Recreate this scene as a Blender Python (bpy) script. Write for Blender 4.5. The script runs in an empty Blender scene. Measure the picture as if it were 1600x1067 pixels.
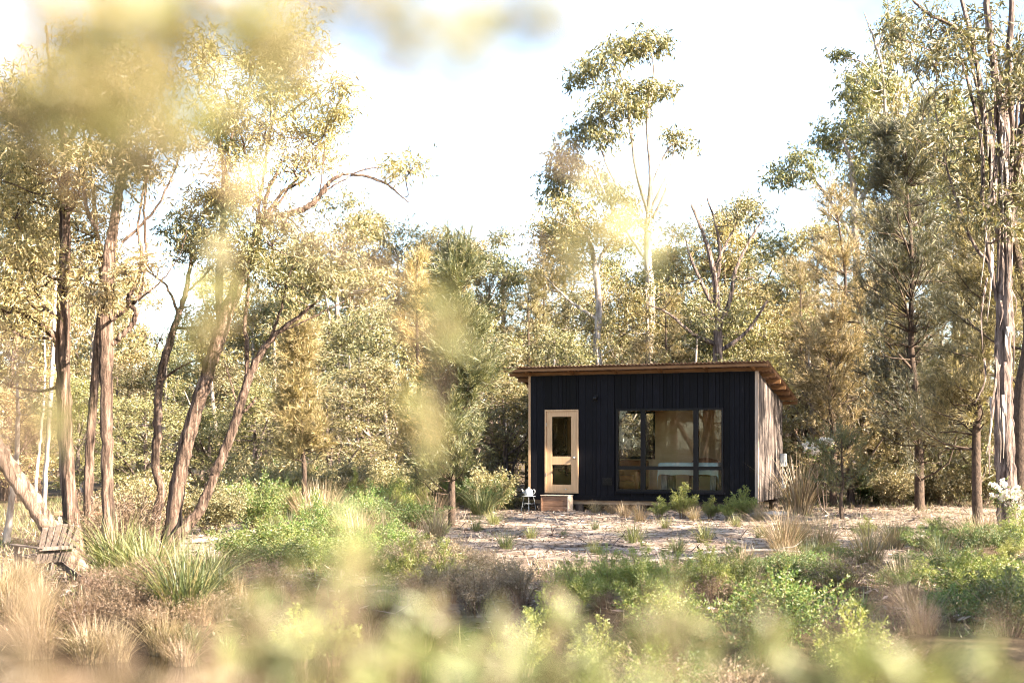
import bpy, bmesh, math, random
import numpy as np
from mathutils import Vector, Matrix
R = math.radians
# ------------------------------------------------------------------ camera, sky, sun, exposure
F, HY, EYE = 2050.0, 702.0, 1.55            # focal length in photo pixels, horizon row, eye height
scene = bpy.context.scene
col = scene.collection
cam_d = bpy.data.cameras.new('camera')
cam = bpy.data.objects.new('camera', cam_d); col.objects.link(cam)
cam.location = (0, 0, EYE); cam.rotation_euler = (R(90), 0, 0)
cam_d.sensor_width = 36; cam_d.lens = 36 * F / 1600
cam_d.shift_y = (HY - 533.5) / 1600
cam_d.clip_start = 0.02; cam_d.clip_end = 3000
cam_d.dof.use_dof = True; cam_d.dof.focus_distance = 25.0; cam_d.dof.aperture_fstop = 2.0
scene.camera = cam
SUN_AZ, SUN_EL = 29.0, 31.0                 # degrees: from the right, a little behind the camera
sdir = Vector((math.cos(R(SUN_AZ)) * math.cos(R(SUN_EL)), -math.sin(R(SUN_AZ)) * math.cos(R(SUN_EL)), math.sin(R(SUN_EL))))
sun_d = bpy.data.lights.new('sun', 'SUN'); sun_d.energy = 5.0; sun_d.angle = R(0.6); sun_d.color = (1.0, 0.855, 0.675)
sun = bpy.data.objects.new('sun', sun_d); col.objects.link(sun)
sun.rotation_euler = (-sdir).to_track_quat('-Z', 'Y').to_euler(); sun.location = (30, -10, 30)
world = bpy.data.worlds.new('World'); scene.world = world; world.use_nodes = True
wn, wl = world.node_tree.nodes, world.node_tree.links
wn.clear()
sky = wn.new('ShaderNodeTexSky'); sky.sky_type = 'NISHITA'; sky.sun_disc = False
sky.sun_elevation = R(SUN_EL); sky.sun_rotation = math.atan2(sdir.x, sdir.y)
sky.air_density = 1.0; sky.dust_density = 0.6; sky.ozone_density = 1.0
geo = wn.new('ShaderNodeTexCoord')
mp = wn.new('ShaderNodeMapping'); mp.inputs['Scale'].default_value = (1.6, 1.6, 3.0); mp.inputs['Location'].default_value = (0.55, 0.0, 0.0)
cn = wn.new('ShaderNodeTexNoise'); cn.inputs['Scale'].default_value = 2.2; cn.inputs['Detail'].default_value = 5; cn.inputs['Roughness'].default_value = 0.55
cr = wn.new('ShaderNodeValToRGB'); cr.color_ramp.elements[0].position = 0.48; cr.color_ramp.elements[1].position = 0.76
cm = wn.new('ShaderNodeMixRGB'); cm.inputs[2].default_value = (3.7, 3.8, 4.05, 1)
bg = wn.new('ShaderNodeBackground'); bg.inputs['Strength'].default_value = 0.07
wo = wn.new('ShaderNodeOutputWorld')
wl.new(geo.outputs['Generated'], mp.inputs['Vector']); wl.new(mp.outputs['Vector'], cn.inputs['Vector'])
wl.new(cn.outputs['Fac'], cr.inputs['Fac']); wl.new(cr.outputs['Color'], cm.inputs['Fac'])
wl.new(sky.outputs['Color'], cm.inputs[1]); wl.new(cm.outputs['Color'], bg.inputs['Color']); wl.new(bg.outputs['Background'], wo.inputs['Surface'])
vs = scene.view_settings
vs.view_transform = 'Standard'; vs.look = 'None'; vs.exposure = 3.0; vs.gamma = 1.0; vs.use_curve_mapping = False
cy = scene.cycles
cy.max_bounces = 7; cy.diffuse_bounces = 4; cy.glossy_bounces = 3; cy.transmission_bounces = 5; cy.transparent_max_bounces = 10
cy.use_denoising = True; cy.filter_width = 1.0; cy.caustics_reflective = False; cy.caustics_refractive = False

# ------------------------------------------------------------------ helpers
rng = np.random.default_rng(7)
rnd = random.Random(11)
def A(*v): return np.array(v, dtype=float)
def at(px, py, Y): return A((px - 800) / F * Y, Y, EYE - (py - HY) / F * Y)
def nrm(v): return v / (np.linalg.norm(v, axis=-1, keepdims=True) + 1e-9)
def sstep(a, b, x):
    t = np.clip((x - a) / (b - a), 0, 1); return t * t * (3 - 2 * t)

class MB:
    """collects quads and triangles as arrays; build() links them as one mesh object"""
    def __init__(s): s.v = []; s.q = []; s.n = 0; s.sm = []
    def quads(s, v, q, smooth=False):
        v = np.asarray(v, float).reshape(-1, 3); q = np.asarray(q, int).reshape(-1, 4)
        s.v.append(v); s.q.append(q + s.n); s.n += len(v); s.sm.append(np.full(len(q), smooth))
    def box(s, lo, hi, M=None):
        (x0, y0, z0), (x1, y1, z1) = lo, hi
        v = A([x0,y0,z0],[x1,y0,z0],[x1,y1,z0],[x0,y1,z0],[x0,y0,z1],[x1,y0,z1],[x1,y1,z1],[x0,y1,z1])
        if M is not None: v = np.array([list(M @ Vector(p)) for p in v])
        s.quads(v, [[0,3,2,1],[4,5,6,7],[0,1,5,4],[1,2,6,5],[2,3,7,6],[3,0,4,7]])
    def bar(s, a, b, w, h):
        """beam from a to b, w wide sideways, h high"""
        a, b = Vector(a), Vector(b); d = b - a; L = d.length
        M = Matrix.Translation(a) @ d.to_track_quat('X', 'Z').to_matrix().to_4x4()
        s.box((0, -w/2, -h/2), (L, w/2, h/2), M)
    def tube(s, pts, rad, k=6, cap=False):
        pts = np.asarray(pts, float); m = len(pts); rad = np.broadcast_to(np.asarray(rad, float), (m,))
        t = nrm(np.gradient(pts, axis=0))
        ref = A(1, 0, 0) if abs(t[0][0]) < 0.8 else A(0, 1, 0)
        u = nrm(np.cross(t, ref)); w = np.cross(t, u)
        ang = np.linspace(0, 2 * np.pi, k, endpoint=False)
        ring = pts[:, None, :] + rad[:, None, None] * (np.cos(ang)[None, :, None] * u[:, None, :] + np.sin(ang)[None, :, None] * w[:, None, :])
        i = np.arange(m - 1)[:, None]; j = np.arange(k)[None, :]; jn = (j + 1) % k
        q = np.stack([i*k + j, i*k + jn, (i+1)*k + jn, (i+1)*k + j], -1).reshape(-1, 4)
        s.quads(ring.reshape(-1, 3), q, True)
        if cap:
            for e in (0, m - 1):
                c = ring[e]; vv = np.vstack([c, pts[e:e+1]])
                s.quads(vv, [[a, (a+1) % k, k, k] for a in range(k)] if False else [[a, (a+1) % k, (a+2) % k, k] for a in range(0, k - 1, 2)])
    def leaves(s, P, D, L, W, side=None, rg=rng, mid=0.45):
        n = len(P); D = nrm(D)
        L = np.broadcast_to(np.asarray(L, float), (n,))[:, None]; W = np.broadcast_to(np.asarray(W, float), (n,))[:, None]
        if side is None: side = rg.normal(size=(n, 3))
        sd = nrm(np.cross(D, side)); m = P + D * L * mid
        v = np.stack([P, m + sd * W / 2, P + D * L, m - sd * W / 2], 1).reshape(-1, 3)
        s.quads(v, np.arange(n * 4).reshape(-1, 4))
    def lathe(s, prof, c=(0, 0, 0), k=20):
        prof = np.asarray(prof, float); ang = np.linspace(0, 2*np.pi, k, endpoint=False); m = len(prof)
        v = np.stack([prof[:, 0:1] * np.cos(ang) + c[0], prof[:, 0:1] * np.sin(ang) + c[1], np.repeat(prof[:, 1:2], k, 1) + c[2]], -1).reshape(-1, 3)
        i = np.arange(m - 1)[:, None]; j = np.arange(k)[None, :]; jn = (j + 1) % k
        s.quads(v, np.stack([i*k + j, i*k + jn, (i+1)*k + jn, (i+1)*k + j], -1).reshape(-1, 4), True)
    def mesh(s, name, mat, off=(0, 0, 0)):
        me = bpy.data.meshes.new(name)
        if s.n:
            v = np.concatenate(s.v) - np.asarray(off, float); q = np.concatenate(s.q)
            me.vertices.add(len(v)); me.vertices.foreach_set('co', v.astype(np.float32).ravel())
            me.loops.add(len(q) * 4); me.loops.foreach_set('vertex_index', q.astype(np.int32).ravel())
            me.polygons.add(len(q)); me.polygons.foreach_set('loop_start', np.arange(0, len(q) * 4, 4, dtype=np.int32))
            me.polygons.foreach_set('use_smooth', np.concatenate(s.sm)); me.update(calc_edges=True); me.validate()
        if mat is not None: me.materials.append(mat)
        return me
    def build(s, name, mat, parent=None, off=(0, 0, 0)):
        return link(name, s.mesh(name, mat, off), parent)
def link(name, me, parent=None):
    o = bpy.data.objects.new(name, me); col.objects.link(o)
    if parent is not None: o.parent = parent
    return o
def tag(o, label=None, cat=None, group=None, kind=None):
    if label: o['label'] = label
    if cat: o['category'] = cat
    if group: o['group'] = group
    if kind: o['kind'] = kind
    return o
def thing(name, label, cat, loc=(0, 0, 0), rz=0.0, group=None):
    o = bpy.data.objects.new(name, None); col.objects.link(o); o.empty_display_size = 0.2
    o.location = tuple(loc); o.rotation_euler = (0, 0, rz)
    return tag(o, label, cat, group)
def copy_tree(o, parent=None):
    c = o.copy(); col.objects.link(c); c.parent = parent
    for ch in o.children: copy_tree(ch, c)
    return c
def bevel(o, w=0.006, seg=2):
    m = o.modifiers.new('bevel', 'BEVEL'); m.width = w; m.segments = seg; m.limit_method = 'ANGLE'; return o
def curve(pts, n=14):
    """Catmull-Rom through control rows (any number of columns)"""
    p = np.asarray(pts, float)
    if len(p) == 2: return p[0] + (p[1] - p[0]) * np.linspace(0, 1, n)[:, None]
    P = np.vstack([2*p[0] - p[1], p, 2*p[-1] - p[-2]]); out = []
    per = max(2, int(math.ceil(n / (len(p) - 1))))
    for i in range(len(p) - 1):
        a, b, c, d = P[i:i+4]; t = np.linspace(0, 1, per, endpoint=False)[:, None]
        out.append(0.5 * (2*b + (c - a)*t + (2*a - 5*b + 4*c - d)*t**2 + (3*b - a - 3*c + d)*t**3))
    out.append(p[-1:]); return np.vstack(out)

# ------------------------------------------------------------------ materials
def nmat(name):
    m = bpy.data.materials.new(name); m.use_nodes = True; nt = m.node_tree
    for n in list(nt.nodes): nt.nodes.remove(n)
    out = nt.nodes.new('ShaderNodeOutputMaterial'); return m, nt, out
def ramp(nt, fac, stops):
    r = nt.nodes.new('ShaderNodeValToRGB'); e = r.color_ramp.elements
    while len(e) < len(stops): e.new(0.5)
    for i, (p, c) in enumerate(stops): e[i].position = p; e[i].color = (*c, 1)
    nt.links.new(fac, r.inputs['Fac']); return r.outputs['Color']
def noise(nt, scale, detail=4, rough=0.55, stretch=(1, 1, 1), coord='Object'):
    tc = nt.nodes.new('ShaderNodeTexCoord'); mp = nt.nodes.new('ShaderNodeMapping'); mp.inputs['Scale'].default_value = stretch
    n = nt.nodes.new('ShaderNodeTexNoise'); n.inputs['Scale'].default_value = scale; n.inputs['Detail'].default_value = detail; n.inputs['Roughness'].default_value = rough
    nt.links.new(tc.outputs[coord], mp.inputs['Vector']); nt.links.new(mp.outputs['Vector'], n.inputs['Vector']); return n.outputs['Fac']
def leaf_mat(name, cols, transl=0.30, tcol=None, objvar=0.35):
    m, nt, out = nmat(name); g = nt.nodes.new('ShaderNodeNewGeometry')
    k = len(cols); c = ramp(nt, g.outputs['Random Per Island'], [(i / max(1, k - 1), q) for i, q in enumerate(cols)])
    oi = nt.nodes.new('ShaderNodeObjectInfo'); hs = nt.nodes.new('ShaderNodeHueSaturation')
    mr = nt.nodes.new('ShaderNodeMapRange'); mr.inputs[3].default_value = 1 - objvar; mr.inputs[4].default_value = 1 + objvar
    nt.links.new(oi.outputs['Random'], mr.inputs[0]); nt.links.new(mr.outputs[0], hs.inputs['Value']); nt.links.new(c, hs.inputs['Color'])
    mr2 = nt.nodes.new('ShaderNodeMapRange'); mr2.inputs[3].default_value = 0.5 - 0.05 * objvar; mr2.inputs[4].default_value = 0.5 + 0.07 * objvar
    mul = nt.nodes.new('ShaderNodeMath'); mul.operation = 'MULTIPLY'; mul.inputs[1].default_value = 7.31
    fr = nt.nodes.new('ShaderNodeMath'); fr.operation = 'FRACT'
    nt.links.new(oi.outputs['Random'], mul.inputs[0]); nt.links.new(mul.outputs[0], fr.inputs[0]); nt.links.new(fr.outputs[0], mr2.inputs[0]); nt.links.new(mr2.outputs[0], hs.inputs['Hue'])
    d = nt.nodes.new('ShaderNodeBsdfDiffuse'); t = nt.nodes.new('ShaderNodeBsdfTranslucent'); mx = nt.nodes.new('ShaderNodeMixShader'); mx.inputs[0].default_value = transl
    gl = nt.nodes.new('ShaderNodeBsdfGlossy'); gl.inputs['Roughness'].default_value = 0.55; gl.inputs['Color'].default_value = (0.9, 0.9, 0.9, 1); m2 = nt.nodes.new('ShaderNodeMixShader'); m2.inputs[0].default_value = 0.06
    nt.links.new(hs.outputs['Color'], d.inputs['Color'])
    br = nt.nodes.new('ShaderNodeMixRGB'); br.blend_type = 'MULTIPLY'; br.inputs[0].default_value = 1; br.inputs[2].default_value = (*(tcol or (1.15, 1.2, 0.8)), 1)
    nt.links.new(hs.outputs['Color'], br.inputs[1]); nt.links.new(br.outputs[0], t.inputs['Color'])
    nt.links.new(d.outputs[0], mx.inputs[1]); nt.links.new(t.outputs[0], mx.inputs[2]); nt.links.new(mx.outputs[0], m2.inputs[1]); nt.links.new(gl.outputs[0], m2.inputs[2])
    nt.links.new(m2.outputs[0], out.inputs['Surface']); return m
def surf_mat(name, stops, scale=6, stretch=(1, 1, 1), rough=0.8, bump=0.3, bscale=None, bstretch=None, dist=0.02, metallic=0.0, detail=5, island=0.0, spec=0.3):
    m, nt, out = nmat(name); p = nt.nodes.new('ShaderNodeBsdfPrincipled')
    f = noise(nt, scale, detail, 0.6, stretch); c = ramp(nt, f, stops)
    if island:
        oi = nt.nodes.new('ShaderNodeObjectInfo'); mr = nt.nodes.new('ShaderNodeMapRange'); mr.inputs[3].default_value = 1 - island; mr.inputs[4].default_value = 1 + island
        hs = nt.nodes.new('ShaderNodeHueSaturation'); nt.links.new(oi.outputs['Random'], mr.inputs[0]); nt.links.new(mr.outputs[0], hs.inputs['Value']); nt.links.new(c, hs.inputs['Color']); c = hs.outputs['Color']
    nt.links.new(c, p.inputs['Base Color']); p.inputs['Roughness'].default_value = rough; p.inputs['Metallic'].default_value = metallic
    p.inputs['Specular IOR Level'].default_value = spec
    if bump:
        b = nt.nodes.new('ShaderNodeBump'); b.inputs['Strength'].default_value = bump; b.inputs['Distance'].default_value = dist
        nt.links.new(noise(nt, bscale or scale * 2, 5, 0.65, bstretch or stretch), b.inputs['Height']); nt.links.new(b.outputs[0], p.inputs['Normal'])
    nt.links.new(p.outputs[0], out.inputs['Surface']); return m
def glass_mat(name):
    m, nt, out = nmat(name); t = nt.nodes.new('ShaderNodeBsdfTransparent'); t.inputs['Color'].default_value = (0.93, 0.95, 0.94, 1)
    g = nt.nodes.new('ShaderNodeBsdfGlossy'); g.inputs['Roughness'].default_value = 0.0; fz = nt.nodes.new('ShaderNodeFresnel'); fz.inputs['IOR'].default_value = 1.5
    mx = nt.nodes.new('ShaderNodeMixShader'); nt.links.new(fz.outputs[0], mx.inputs[0]); nt.links.new(t.outputs[0], mx.inputs[1]); nt.links.new(g.outputs[0], mx.inputs[2]); nt.links.new(mx.outputs[0], out.inputs['Surface']); return m
M = {}
M['gum'] = leaf_mat('gum_leaf', [(0.06, 0.07, 0.024), (0.17, 0.16, 0.055), (0.33, 0.265, 0.11), (0.11, 0.115, 0.042)])
M['gold'] = leaf_mat('golden_leaf', [(0.19, 0.15, 0.055), (0.43, 0.33, 0.155), (0.34, 0.26, 0.11), (0.13, 0.125, 0.045)], objvar=0.22)
M['blue'] = leaf_mat('grey_green_leaf', [(0.07, 0.075, 0.03), (0.21, 0.19, 0.08), (0.38, 0.31, 0.15)], tcol=(1.2, 1.2, 0.75))
M['oak'] = leaf_mat('she_oak_needle', [(0.045, 0.042, 0.017), (0.11, 0.088, 0.035), (0.29, 0.215, 0.10), (0.38, 0.29, 0.15)], transl=0.3, objvar=0.25)
M['oakgreen'] = leaf_mat('green_she_oak_needle', [(0.03, 0.042, 0.014), (0.065, 0.078, 0.024), (0.12, 0.12, 0.04), (0.19, 0.165, 0.065)], transl=0.25, objvar=0.1)
M['oakdark'] = leaf_mat('dark_she_oak_needle', [(0.028, 0.034, 0.018), (0.055, 0.058, 0.028), (0.085, 0.072, 0.03), (0.16, 0.125, 0.055)], transl=0.25, objvar=0.2)
M['heath'] = leaf_mat('heath_leaf', [(0.045, 0.085, 0.010), (0.08, 0.14, 0.016), (0.15, 0.18, 0.034), (0.24, 0.215, 0.07)], objvar=0.4)
M['lime'] = leaf_mat('lime_leaf', [(0.13, 0.175, 0.025), (0.21, 0.235, 0.042), (0.29, 0.265, 0.075)], objvar=0.2)
M['tus'] = leaf_mat('tussock_blade', [(0.09, 0.12, 0.035), (0.15, 0.165, 0.05), (0.24, 0.21, 0.085), (0.07, 0.10, 0.035)], objvar=0.25)
M['sedge'] = leaf_mat('sedge_blade', [(0.04, 0.06, 0.018), (0.075, 0.095, 0.028), (0.13, 0.135, 0.045), (0.24, 0.19, 0.09)], objvar=0.25)
M['straw'] = leaf_mat('straw_blade', [(0.28, 0.20, 0.115), (0.18, 0.12, 0.07), (0.36, 0.28, 0.17), (0.14, 0.115, 0.055)], objvar=0.2)
M['brown'] = leaf_mat('dry_brown_twig', [(0.10, 0.06, 0.035), (0.16, 0.10, 0.06), (0.22, 0.15, 0.10)], transl=0.15, objvar=0.2)
M['near'] = leaf_mat('tea_tree_leaf', [(0.12, 0.16, 0.04), (0.19, 0.215, 0.07), (0.25, 0.215, 0.10), (0.15, 0.185, 0.045)], objvar=0.15)
M['nearolive'] = leaf_mat('olive_tea_tree_leaf', [(0.15, 0.165, 0.05), (0.22, 0.21, 0.08), (0.30, 0.235, 0.11), (0.18, 0.19, 0.06)], objvar=0.1)
M['nearpink'] = leaf_mat('tea_tree_dry_tip', [(0.20, 0.125, 0.08), (0.17, 0.14, 0.07), (0.23, 0.15, 0.10)], objvar=0.1)
M['flower'] = leaf_mat('white_petal', [(0.75, 0.70, 0.70), (0.80, 0.78, 0.74), (0.72, 0.58, 0.62)], transl=0.3, objvar=0.05)
M['litter'] = leaf_mat('leaf_litter', [(0.05, 0.034, 0.028), (0.12, 0.08, 0.06), (0.24, 0.175, 0.14), (0.38, 0.31, 0.26)], transl=0.1, objvar=0.05)
M['bark'] = surf_mat('stringy_brown_bark', [(0.36, (0.03, 0.019, 0.014)), (0.5, (0.13, 0.085, 0.062)), (0.66, (0.33, 0.23, 0.18))], 3.2, (6, 6, 0.55), 0.9, 1.0, 5, (7, 7, 0.6), 0.09)
M['barkpale'] = surf_mat('pale_gum_bark', [(0.36, (0.13, 0.10, 0.085)), (0.5, (0.31, 0.26, 0.22)), (0.66, (0.48, 0.42, 0.37))], 3, (3, 3, 0.7), 0.75, 0.4, 8, (4, 4, 0.8), 0.03)
M['barktan'] = surf_mat('flaking_tan_bark', [(0.36, (0.045, 0.028, 0.02)), (0.5, (0.17, 0.115, 0.085)), (0.66, (0.31, 0.225, 0.175))], 4, (5, 5, 0.6), 0.85, 0.9, 9, (6, 6, 0.7), 0.05)
M['barkgrey'] = surf_mat('grey_weathered_bark', [(0.36, (0.035, 0.025, 0.022)), (0.5, (0.17, 0.125, 0.108)), (0.66, (0.36, 0.285, 0.25))], 2.6, (6, 6, 0.7), 0.9, 1.0, 5, (8, 8, 0.5), 0.09)
M['barkdark'] = surf_mat('dark_she_oak_bark', [(0.3, (0.03, 0.022, 0.018)), (0.6, (0.09, 0.062, 0.045))], 10, (2, 2, 1), 0.95, 0.9, 16, (2, 2, 1), 0.03)
M['char'] = surf_mat('charred_black_timber', [(0.3, (0.0012, 0.0012, 0.002)), (0.6, (0.0035, 0.0035, 0.006)), (0.8, (0.012, 0.012, 0.017))], 14, (4, 4, 0.35), 0.6, 0.5, 30, (5, 5, 0.25), 0.006, island=0.6, spec=0.15)
M['alu'] = surf_mat('dark_window_frame', [(0.3, (0.0015, 0.0015, 0.0028)), (0.7, (0.003, 0.003, 0.005))], 6, (1, 1, 1), 0.4, 0.05, spec=0.3)
M['silver'] = surf_mat('silvered_timber', [(0.42, (0.008, 0.007, 0.008)), (0.52, (0.09, 0.07, 0.062)), (0.66, (0.30, 0.255, 0.225))], 3, (5, 5, 0.4), 0.85, 0.5, 16, (6, 6, 0.4), 0.01, island=0.18)
M['pine'] = surf_mat('pale_pine', [(0.3, (0.46, 0.29, 0.155)), (0.7, (0.60, 0.40, 0.235))], 5, (7, 7, 0.5), 0.5, 0.15, 18, (6, 6, 0.4), 0.004, spec=0.4)
M['pinegrey'] = surf_mat('bleached_corner_timber', [(0.3, (0.34, 0.26, 0.20)), (0.7, (0.50, 0.41, 0.33))], 5, (7, 7, 0.5), 0.7, 0.2, 18, (6, 6, 0.4), 0.005)
M['rafter'] = surf_mat('orange_oiled_timber', [(0.3, (0.135, 0.068, 0.028)), (0.7, (0.27, 0.14, 0.06))], 5, (0.6, 7, 7), 0.6, 0.2, 18, (0.5, 6, 6), 0.005, island=0.15)
M['trim'] = surf_mat('honey_timber_trim', [(0.3, (0.36, 0.22, 0.12)), (0.7, (0.52, 0.35, 0.21))], 5, (7, 7, 0.5), 0.6, 0.2, 18, (6, 6, 0.4), 0.005)
M['bearer'] = surf_mat('weathered_bearer', [(0.3, (0.22, 0.15, 0.10)), (0.7, (0.42, 0.31, 0.21))], 6, (0.6, 6, 6), 0.85, 0.4, 16, (0.5, 6, 6), 0.008)
M['rust'] = surf_mat('rusty_corrugated_iron', [(0.3, (0.13, 0.07, 0.042)), (0.5, (0.24, 0.15, 0.10)), (0.72, (0.36, 0.27, 0.22))], 3.5, (1, 0.4, 1), 0.55, 0.1, 20, None, 0.003, metallic=0.25, island=0.15)
M['ply'] = surf_mat('plywood_lining', [(0.3, (0.68, 0.45, 0.25)), (0.6, (0.78, 0.54, 0.32)), (0.8, (0.82, 0.60, 0.37))], 2.2, (1, 1, 3), 0.6, 0.05, spec=0.3)
M['boards'] = surf_mat('dark_floor', [(0.3, (0.16, 0.09, 0.05)), (0.7, (0.30, 0.18, 0.11))], 4, (0.6, 6, 6), 0.5, 0.1)
M['cloth'] = surf_mat('mint_cloth', [(0.3, (0.66, 0.78, 0.75)), (0.7, (0.74, 0.84, 0.81))], 8, (1, 1, 1), 0.9, 0.25, 9, None, 0.01)
M['leather'] = surf_mat('tan_leather', [(0.3, (0.20, 0.075, 0.025)), (0.7, (0.34, 0.14, 0.05))], 7, (1, 1, 1), 0.45, 0.2, 40, None, 0.003)
M['oldwood'] = surf_mat('grey_old_wood', [(0.3, (0.12, 0.095, 0.085)), (0.55, (0.26, 0.215, 0.19)), (0.75, (0.38, 0.325, 0.29))], 7, (5, 5, 0.6), 0.9, 0.4, 18, (6, 6, 0.5), 0.006, island=0.15)
M['chairwood'] = surf_mat('grey_brown_chair_wood', [(0.3, (0.06, 0.045, 0.038)), (0.55, (0.14, 0.11, 0.095)), (0.75, (0.22, 0.18, 0.155))], 7, (5, 5, 0.6), 0.9, 0.4, 18, (6, 6, 0.5), 0.006, island=0.2)
M['crate'] = surf_mat('brown_crate_wood', [(0.3, (0.16, 0.085, 0.05)), (0.7, (0.31, 0.18, 0.115))], 6, (0.6, 6, 6), 0.85, 0.35, 18, (0.5, 6, 6), 0.005, island=0.12)
M['enamel'] = surf_mat('white_enamel', [(0.3, (0.36, 0.38, 0.39)), (0.75, (0.50, 0.52, 0.52))], 5, (1, 1, 1), 0.25, 0.0, spec=0.5)
M['metal'] = surf_mat('brushed_metal', [(0.3, (0.5, 0.49, 0.47)), (0.7, (0.65, 0.64, 0.62))], 9, (1, 1, 1), 0.3, 0.0, metallic=0.9)
M['stump'] = surf_mat('dark_stump', [(0.3, (0.03, 0.024, 0.02)), (0.7, (0.08, 0.06, 0.05))], 8, (4, 4, 0.6), 0.9, 0.5)
M['stone'] = surf_mat('grey_stone', [(0.3, (0.22, 0.19, 0.17)), (0.7, (0.42, 0.38, 0.34))], 5, (1, 1, 1), 0.9, 0.6, 18, None, 0.02)
M['glass'] = glass_mat('window_glass')
# ground: pale sand, leaf litter, brown soil; attribute 'bare' says where nothing grows
m, nt, out = nmat('ground'); p = nt.nodes.new('ShaderNodeBsdfPrincipled'); p.inputs['Roughness'].default_value = 0.95; p.inputs['Specular IOR Level'].default_value = 0.1
sand = ramp(nt, noise(nt, 2.2, 8, 0.7), [(0.32, (0.065, 0.046, 0.038)), (0.43, (0.19, 0.145, 0.115)), (0.54, (0.34, 0.275, 0.225)), (0.72, (0.48, 0.41, 0.345))])
soil = ramp(nt, noise(nt, 3.1, 8, 0.7), [(0.3, (0.03, 0.022, 0.014)), (0.5, (0.085, 0.06, 0.036)), (0.7, (0.17, 0.125, 0.075))])
at_ = nt.nodes.new('ShaderNodeAttribute'); at_.attribute_name = 'bare'
mxc = nt.nodes.new('ShaderNodeMixRGB'); nt.links.new(at_.outputs['Fac'], mxc.inputs[0]); nt.links.new(soil, mxc.inputs[1]); nt.links.new(sand, mxc.inputs[2])
bp = nt.nodes.new('ShaderNodeBump'); bp.inputs['Strength'].default_value = 0.9; bp.inputs['Distance'].default_value = 0.06
nt.links.new(noise(nt, 9, 8, 0.7), bp.inputs['Height']); nt.links.new(bp.outputs[0], p.inputs['Normal'])
aw = nt.nodes.new('ShaderNodeAttribute'); aw.attribute_name = 'wet'; mw = nt.nodes.new('ShaderNodeMixRGB'); nt.links.new(aw.outputs['Fac'], mw.inputs[0]); nt.links.new(mxc.outputs[0], mw.inputs[1]); mw.inputs[2].default_value = (0.035, 0.026, 0.017, 1)
nt.links.new(mw.outputs[0], p.inputs['Base Color']); nt.links.new(p.outputs[0], out.inputs['Surface']); M['ground'] = m
m, nt, out = nmat('pond_water'); p = nt.nodes.new('ShaderNodeBsdfPrincipled'); p.inputs['Base Color'].default_value = (0.02, 0.014, 0.007, 1); p.inputs['Roughness'].default_value = 0.04; p.inputs['Specular IOR Level'].default_value = 0.5
bp = nt.nodes.new('ShaderNodeBump'); bp.inputs['Strength'].default_value = 0.12; bp.inputs['Distance'].default_value = 0.02
nt.links.new(noise(nt, 5, 3, 0.5), bp.inputs['Height']); nt.links.new(bp.outputs[0], p.inputs['Normal']); nt.links.new(p.outputs[0], out.inputs['Surface']); M['water'] = m

# ------------------------------------------------------------------ terrain
def g(x, y):
    x = np.asarray(x, float); y = np.asarray(y, float)
    wob = 0.10 * np.sin(x * 1.3 + 0.7) + 0.07 * np.sin(x * 2.9 + y * 0.8)
    e = np.sqrt(((x + 3.0) / 5.0) ** 2 + ((y - 8.7) / 4.4) ** 2) + wob
    h = -0.95 * (1 - sstep(0.78, 1.28, e))
    h = h + 0.035 * np.sin(x * 0.9 + 1) * np.sin(y * 0.7) + 0.02 * np.sin(x * 2.3 + y * 1.7) + 0.012 * np.sin(x * 5.1 - y * 4.3 + 2)
    far = sstep(60, 160, np.hypot(x, y)); return h + far * 1.5 * np.sin(x * 0.02) + 0.0
def bare(x, y):
    n = 0.5 + 0.25 * np.sin(x * 1.7 + 0.6 * np.sin(y * 1.3)) + 0.25 * np.sin(y * 1.9 + x * 0.7)
    clr = np.exp(-((x - 2.5) / 5.2) ** 4) * sstep(16.5, 19.5, y) * (1 - sstep(33, 37, y))
    rgt = np.exp(-((x - 10) / 6) ** 4) * sstep(19, 22.5, y) * (1 - sstep(33, 39, y)) * 0.85
    path = np.exp(-((x + 4.9 + 0.05 * (y - 20)) / 1.1) ** 2) * sstep(17.5, 19, y) * (1 - sstep(38, 46, y))
    bank = 0.6 * np.exp(-((x + 0.7) / 0.9) ** 2) * sstep(12.6, 13.4, y) * (1 - sstep(15, 16.5, y))
    return np.clip(np.maximum.reduce([clr * (0.72 + 0.4 * n), rgt * (0.5 + 0.5 * n), path, bank]), 0, 1)
def axis(fine, step, lo, hi):
    a = list(np.arange(fine[0], fine[1] + 1e-6, step)); d = step; v = fine[1]
    while v < hi: d *= 1.22; v += d; a.append(v)
    d = step; v = fine[0]
    while v > lo: d *= 1.22; v -= d; a.insert(0, v)
    return np.array(a)
gx, gy = axis((-12, 13), 0.14, -1500, 1500), axis((3, 36), 0.16, -1500, 1500)
X, Y = np.meshgrid(gx, gy); Z = g(X, Y)
b = MB(); nx, ny = len(gx), len(gy)
i = np.arange(ny - 1)[:, None]; j = np.arange(nx - 1)[None, :]
b.quads(np.stack([X, Y, Z], -1), np.stack([i*nx+j, i*nx+j+1, (i+1)*nx+j+1, (i+1)*nx+j], -1), True)
ground = b.build('ground', M['ground']); tag(ground, 'sandy forest floor with leaf litter', None, None, 'structure')
wet = ground.data.attributes.new('wet', 'FLOAT', 'POINT'); wet.data.foreach_set('value', (1 - sstep(-.42, -.12, Z)).ravel().astype(np.float32))
att = ground.data.attributes.new('bare', 'FLOAT', 'POINT'); att.data.foreach_set('value', bare(X, Y).ravel().astype(np.float32))
b = MB(); b.quads(A([-10, 2.5, -0.46], [3.5, 2.5, -0.46], [3.5, 15.5, -0.46], [-10, 15.5, -0.46]), [[0, 1, 2, 3]])
tag(b.build('pond_water', M['water']), 'dark still pond water', None, None, 'structure')

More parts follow.
